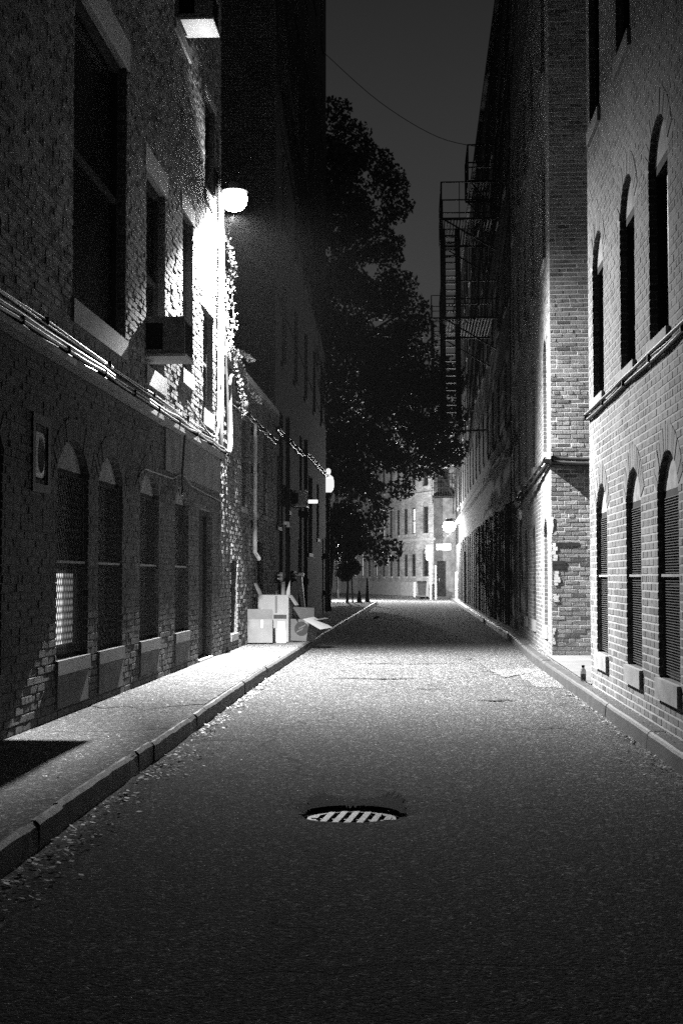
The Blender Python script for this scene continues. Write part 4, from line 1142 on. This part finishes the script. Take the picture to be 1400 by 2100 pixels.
# two dark tapered posts at the kerb corner
for lab, x, y, h, r in (('short dark traffic cone at the left kerb corner', -2.70, 66.5, .55, .13), ('tall dark tapered post at the left kerb corner', -2.35, 67.3, 1.15, .11)):
    m = MB(); m.lathe((x,y,.13), [(r*1.4,0),(r*1.4,.03),(r,.035),(r*.45,h*.8),(r*.3,h)], 12); tag(m.build('traffic_cone' if h < 1 else 'bollard', 'iron', None, (0,0,0)), lab, 'cone' if h < 1 else 'bollard')

# ------------------------------------------------------------------ TREE
tr = random.Random(77); tb_ = (-4.3, 64.5, .13)
T1 = thing('street_tree', 'huge leafy tree towering over the left side beyond the tall block', 'tree', tb_)
st = MB()
trunk = smooth_pts([(-4.3,64.5,.1),(-4.1,64.5,3),(-4.4,64.5,7),(-4.6,64.4,12),(-5.0,64.3,17),(-5.2,64.2,21)], 5)
st.tube(trunk, [.42-.36*i/len(trunk) for i in range(len(trunk))], 10)
# right hand outline of the crown: height -> x
prof = [(1.8,-1.9),(3.4,-1.55),(5.0,-1.2),(6.2,.4),(7.2,1.6),(8.6,2.0),(10.2,1.5),(11.4,.95),(12.6,.55),(13.8,.1),(15,-.3),(16.5,-.6),(18,-1.0),(19.6,-1.3),(21,-1.9),(22,-2.5),(22.9,-3.3),(23.4,-4.6)]
def xr(z):
    for (a,b),(c,d) in zip(prof, prof[1:]):
        if a <= z <= c: return b + (d-b)*(z-a)/(c-a)
    return -99
clumps = []
tries = 0
while len(clumps) < 900 and tries < 40000:
    tries += 1
    z = tr.uniform(2.2, 23.4); x = tr.uniform(-10, 2.0); y = 64.5 + tr.uniform(-4.2, 4.2)
    e = xr(z) - .9
    if x > e: continue
    # rounded section: thinner in y near the edge and the top
    dy = abs(y-64.5)/4.2; de = min(1, max(0, (e-x)/4.5))
    if dy > .35 + .65*math.sqrt(de): continue
    if z < 6.3 and (x < -4.6 or x > -1.5): continue
    if z < 6.3 and dy > .6: continue
    if x > -.4 and z < 10.8 and dy > .5: continue
    clumps.append((x, y, z))
# big lobes along the outline so it reads ragged against the sky
z = 2.6; lobes = []
while z < 23.2:
    r = tr.uniform(.45, 1.05); lobes.append((xr(z)+.12+tr.uniform(-.75,.35)-r*.3, 64.5+tr.uniform(-1.2,1.2), z, r)); z += r*tr.uniform(.7, 1.25)
for q in range(26):
    lobes.append((tr.uniform(-.2,2.1), 64.5+tr.uniform(-1,1), tr.uniform(6.6,10.6), tr.uniform(.35,.7)))
clumps = [c + (tr.uniform(.38,.85),) for c in clumps] + lobes
lfm = MB()
for (x, y, z, rC) in clumps:
    nl = int(150*(rC/.6)**2)
    if z < 12 and tr.random() < .25: nl //= 2
    for _ in range(nl):
        while True:
            q = Vector((tr.uniform(-1,1), tr.uniform(-1,1), tr.uniform(-1,1)))
            if q.length < 1: break
        p = Vector((x,y,z)) + Vector((q.x, q.y, q.z*.75))*rC
        leaf(lfm, p, tr.uniform(.13,.26), tr)
lfm.build('crown', 'leaf', T1, tb_)
for k in range(34):
    c = tr.choice(clumps); i0 = min(len(trunk)-2, max(3, int(len(trunk)*(c[2]-3)/21))); a = trunk[i0]
    c = Vector(c[:3]); midp = (a + c)/2 + Vector((0,0,.5)); st.tube(smooth_pts([a, midp, c], 4), [.12-.1*i/9 for i in range(9)], 6)
st.build('trunk', 'bark', T1, tb_, smooth=True)
# small street tree silhouetted under the lamp
t2b = (-3.25, 66.3, .13)
T2 = thing('small_tree', 'small bushy dark tree silhouetted at the left kerb corner below the street lamp', 'tree', t2b)
m = MB(); m.tube([(-3.25,66.3,.1),(-3.22,66.3,1.0),(-3.3,66.3,1.9)], [.07,.05,.03], 8); m.tube([(-3.0,66.4,.1),(-3.05,66.3,1.5)], [.04,.03], 6); m.build('trunk', 'bark', T2, t2b)
m = MB()
for _ in range(5200):
    a = tr.choice([(-3.25,66.3,2.0,.5),(-2.95,66.3,1.75,.36),(-3.35,66.3,1.5,.4),(-3.15,66.4,2.35,.3)])
    while True:
        q = Vector((tr.uniform(-1,1), tr.uniform(-1,1), tr.uniform(-1,1)))
        if q.length < 1: break
    leaf(m, Vector(a[:3]) + q*a[3], tr.uniform(.06,.12), tr)
m.build('crown', 'leaf', T2, t2b)

# overhead wires
pipe('overhead_wire', 'thin wire slung high across the sky to the right roofline', 'wire', smooth_pts([(-3.05,46,18.6),(-1.2,46,16.9),(.7,46,15.7),(2.3,46,15.3)]), .012, 'cable', n=5)
pipe('overhead_wire', 'black wire crossing the alley in front of the tree at mid height', 'wire', smooth_pts([(-3.05,47.2,6.35),(-1.2,47.2,6.18),(.6,47.2,6.14),(2.3,47.2,6.2)]), .03, 'cable', n=5)

# ------------------------------------------------------------------ BOXES on the left pavement
def sheet(mb, a, b, c, d, t=.006):
    """board with thickness from four corners"""
    a, b, c, d = map(Vector, (a,b,c,d)); n = (b-a).cross(d-a).normalized()*t
    mb.hexa([a,b,c,d,a+n,b+n,c+n,d+n])
def open_box(name, label, loc, rz, w, dp, h, mats, flaps=True, tilt=None, printing=None, flap_ang=(35,120,60,100), band=False, group='discarded boxes on the pavement'):
    t = thing(name, label, 'box', loc, rz, group)
    if tilt: t.rotation_euler = (tilt[0], tilt[1], rz)
    x, y = w/2, dp/2; m = MB()
    sheet(m, (-x,-y,0),(x,-y,0),(x,-y,h),(-x,-y,h)); sheet(m, (x,y,0),(-x,y,0),(-x,y,h),(x,y,h))
    sheet(m, (x,-y+.007,0),(x,y-.007,0),(x,y-.007,h),(x,-y+.007,h)); sheet(m, (-x,y-.007,0),(-x,-y+.007,0),(-x,-y+.007,h),(-x,y-.007,h))
    m.box(-x+.008,x-.008,-y+.008,y-.008,0.001,.007)
    m.build('body', mats, t)
    if flaps:
        fl = h*.0 + min(w,dp)*.55
        for (ax, ay, bx, by, ox, oy), an in zip(((-x,-y,x,-y,0,-1),(x,-y,x,y,1,0),(x,y,-x,y,0,1),(-x,y,-x,-y,-1,0)), flap_ang):
            if an is None: continue
            a = R(an); m = MB(); q = Vector((ox*math.sin(a)*fl, oy*math.sin(a)*fl, math.cos(a)*fl))
            sheet(m, (ax,ay,h+.001),(bx,by,h+.001),Vector((bx,by,h))+q,Vector((ax,ay,h))+q, .004); m.build('flap', mats, t)
    m = MB(); m.box(-.022+x*.2, .022+x*.2, -y-.0078, -y-.0062, h*.62, h*.985); m.build('tape', 'cardboard_b' if mats == 'cardboard' else 'cardboard', t)
    if printing: printing(t, x, y, h)
    return t
def logo(t, x, y, h):
    m = MB(); n = 28; c = (-.03, .23); r = .13
    loop = [(c[0]+r*math.cos(2*math.pi*i/n), c[1]+r*math.sin(2*math.pi*i/n)) for i in range(n)]
    m.poly(lambda u, d, z: (u, -y-d, z), loop, .0095); m.build('printed_disc', 'ink', t)
    m = MB()
    for off in (-.035, .035):
        pp = [(c[0]-.07+off*.6, c[1]-.05+off), (c[0]+.05+off*.6, c[1]+.02+off), (c[0]+.05+off*.6, c[1]+.05+off), (c[0]-.07+off*.6, c[1]-.02+off)]
        m.poly(lambda u, d, z: (u, -y-d, z), pp, .0115)
    m.poly(lambda u, d, z: (u, -y-d, z), [(.2,.36),(.23,.36),(.23,.42),(.2,.42)], .0095)
    m.build('printed_mark', 'cardboard_b', t)
def slot(t, x, y, h):
    for a, b in ((-x+.03,-.01),(.01,x-.03)): m = MB(); m.box(a, b, -y-.0105, -y-.0085, h*.50, h*.58); m.build('tape_band', 'ink', t)
# tall white carton at the back
open_box('cardboard_box', 'tall white carton standing open with rolled paper sticking out', (-2.63, 26.35, .135), R(-4), .56, .42, .86, 'cardboard', True, None, slot, (None, 145, None, 20))
# smaller box in front
open_box('cardboard_box', 'pale brown carton leaning in front of the tall white carton', (-2.83, 25.6, .135), R(3), .46, .34, .42, 'cardboard_b', True, (R(-5),0), None, (15, None, 15, None))
sb = MB(); sheet(sb, (-3.02,25.75,.135),(-3.0,25.95,.135),(-2.94,25.95,.62),(-2.98,25.75,.55), .006); tag(sb.build('cardboard_sheet', 'cardboard', None), 'loose cardboard sheet propped between the wall and the cartons', 'cardboard')
sb = MB(); sheet(sb, (-2.53,25.62,.137),(-2.36,25.66,.137),(-2.40,25.75,.52),(-2.52,25.73,.52), .006); tag(sb.build('cardboard_sheet', 'paper', None), 'white sheet of card standing against the tall carton', 'cardboard')
# open box with the printed disc
open_box('cardboard_box', 'open carton with a dark printed disc lying at the kerb edge', (-2.17, 26.6, .14), R(12), .50, .40, .40, 'cardboard_b', True, (0,R(3)), logo, (None, 78, 8, None))
sb = MB(); sheet(sb, (-2.10,26.1,.55),(-1.78,26.15,.36),(-1.58,26.6,.38),(-1.93,26.6,.58), .006); tag(sb.build('cardboard_sheet', 'cardboard', None), 'wide loose flap of card sticking out over the kerb', 'cardboard')
for lab, pts_, r in (('leftmost short paper roll standing in the tall white carton', [(-2.56,26.4,.6),(-2.62,26.4,1.07)], .03), ('straight white paper roll standing tallest in the white carton', [(-2.48,26.4,.5),(-2.49,26.4,1.24)], .042)):
    m = MB(); m.tube(pts_, r, 12); tag(m.build('paper_roll', 'paper', None, smooth=True), lab, 'paper roll')
m = MB(); sheet(m, (-2.44,26.4,.55),(-2.36,26.42,.55),(-2.36,26.4,1.26),(-2.43,26.4,1.05), .004); tag(m.build('paper_sheet', 'paper', None), 'torn pointed sheet of paper in the tall white carton', 'paper')

# bottle in the gap
bb = (1.90, 16.55, .137)
t = thing('glass_bottle', 'small glass bottle with a dark cap standing on the pale slab in the gap', 'bottle', bb)
m = MB(); m.lathe(bb, [(.030,0),(.033,.01),(.033,.10),(.028,.125),(.016,.14),(.015,.155)], 16); m.build('body', 'bottle', t, bb, smooth=True)
m = MB(); m.lathe(bb, [(.031,.012),(.0315,.075)], 16); m.build('drink', 'iron', t, bb)
m = MB(); m.lathe(bb, [(.019,.156),(.019,.178)], 14); m.build('cap', 'black', t, bb)

# ------------------------------------------------------------------ litter
lr = random.Random(5)
m = MB()
def litter(mb, x, y, z, s):
    a = lr.uniform(0, 6.28); p = Vector((x,y,z)); u = Vector((math.cos(a), math.sin(a), lr.uniform(-.2,.5)))*s; v = Vector((-math.sin(a), math.cos(a), lr.uniform(-.2,.5)))*s*lr.uniform(.4,.8)
    mb.quad(p-u, p+v*.9, p+u, p-v)
for _ in range(1500):
    y = 5 + lr.random()**1.3*14; x = kl(y) + .04 + abs(lr.gauss(0,.10)) * (1.2 if y < 11 else .8)
    if math.sin(y*2.1)+math.sin(y*5.3+1) < -.4 and lr.random() < .8: continue
    litter(m, x, y, lr.uniform(.006,.03), lr.uniform(.006,.022))
for _ in range(900):
    y = 7.5 + lr.random()*9; x = 1.74 - abs(lr.gauss(0,.05)) * (2.0 if y < 11 else .8)
    if math.sin(y*2.7)+math.sin(y*4.3+1) < -.2 and lr.random() < .85: continue
    litter(m, x, y, lr.uniform(.006,.025), lr.uniform(.006,.02))
for _ in range(420):
    litter(m, lr.uniform(-1.7,1.6), 4.5+lr.random()**2*18, .006, lr.uniform(.003,.009))
for _ in range(260):
    litter(m, lr.uniform(-3.0,-2.12), lr.uniform(7,21), .139, lr.uniform(.003,.012))
for _ in range(260):
    litter(m, lr.uniform(1.8,1.93), lr.uniform(9,16), .139, lr.uniform(.004,.012))
tag(m.build('leaf_litter', 'leaf_dry', None), 'scattered dry leaves and grit along the gutters', 'leaves', kind='stuff')
for lab, x, y, s in (('crumpled scrap of white paper on the dark asphalt at the lower left', -1.62, 5.2, .02), ('small crumpled paper ball on the road past the boxes', -1.5, 30.5, .05), ('larger crumpled litter by the far left kerb', -1.3, 45.5, .12)):
    m = MB(); rr = random.Random(int(y*10)); n = 8
    for i in range(30):
        a = [Vector((rr.gauss(0,1), rr.gauss(0,1), abs(rr.gauss(0,.6)))).normalized()*s*rr.uniform(.6,1) for _ in range(3)]
        m.tri(*[Vector((x,y,.004))+q for q in a])
    tag(m.build('paper_scrap', 'paper', None), lab, 'litter')

# ------------------------------------------------------------------ thin haze added to give the lamps a halo
hz = MB(); hz.box(-60, 60, -8, 140, -1.2, 27)
m, n, l, p = newmat('halo_haze'); n.remove(p)
v = n.new('ShaderNodeVolumePrincipled'); v.inputs['Color'].default_value = g(.95); v.inputs['Density'].default_value = .00008; v.inputs['Anisotropy'].default_value = .75
l.new(v.outputs[0], n['Material Output'].inputs['Volume'])
tag(hz.build('haze', m), kind='stuff')
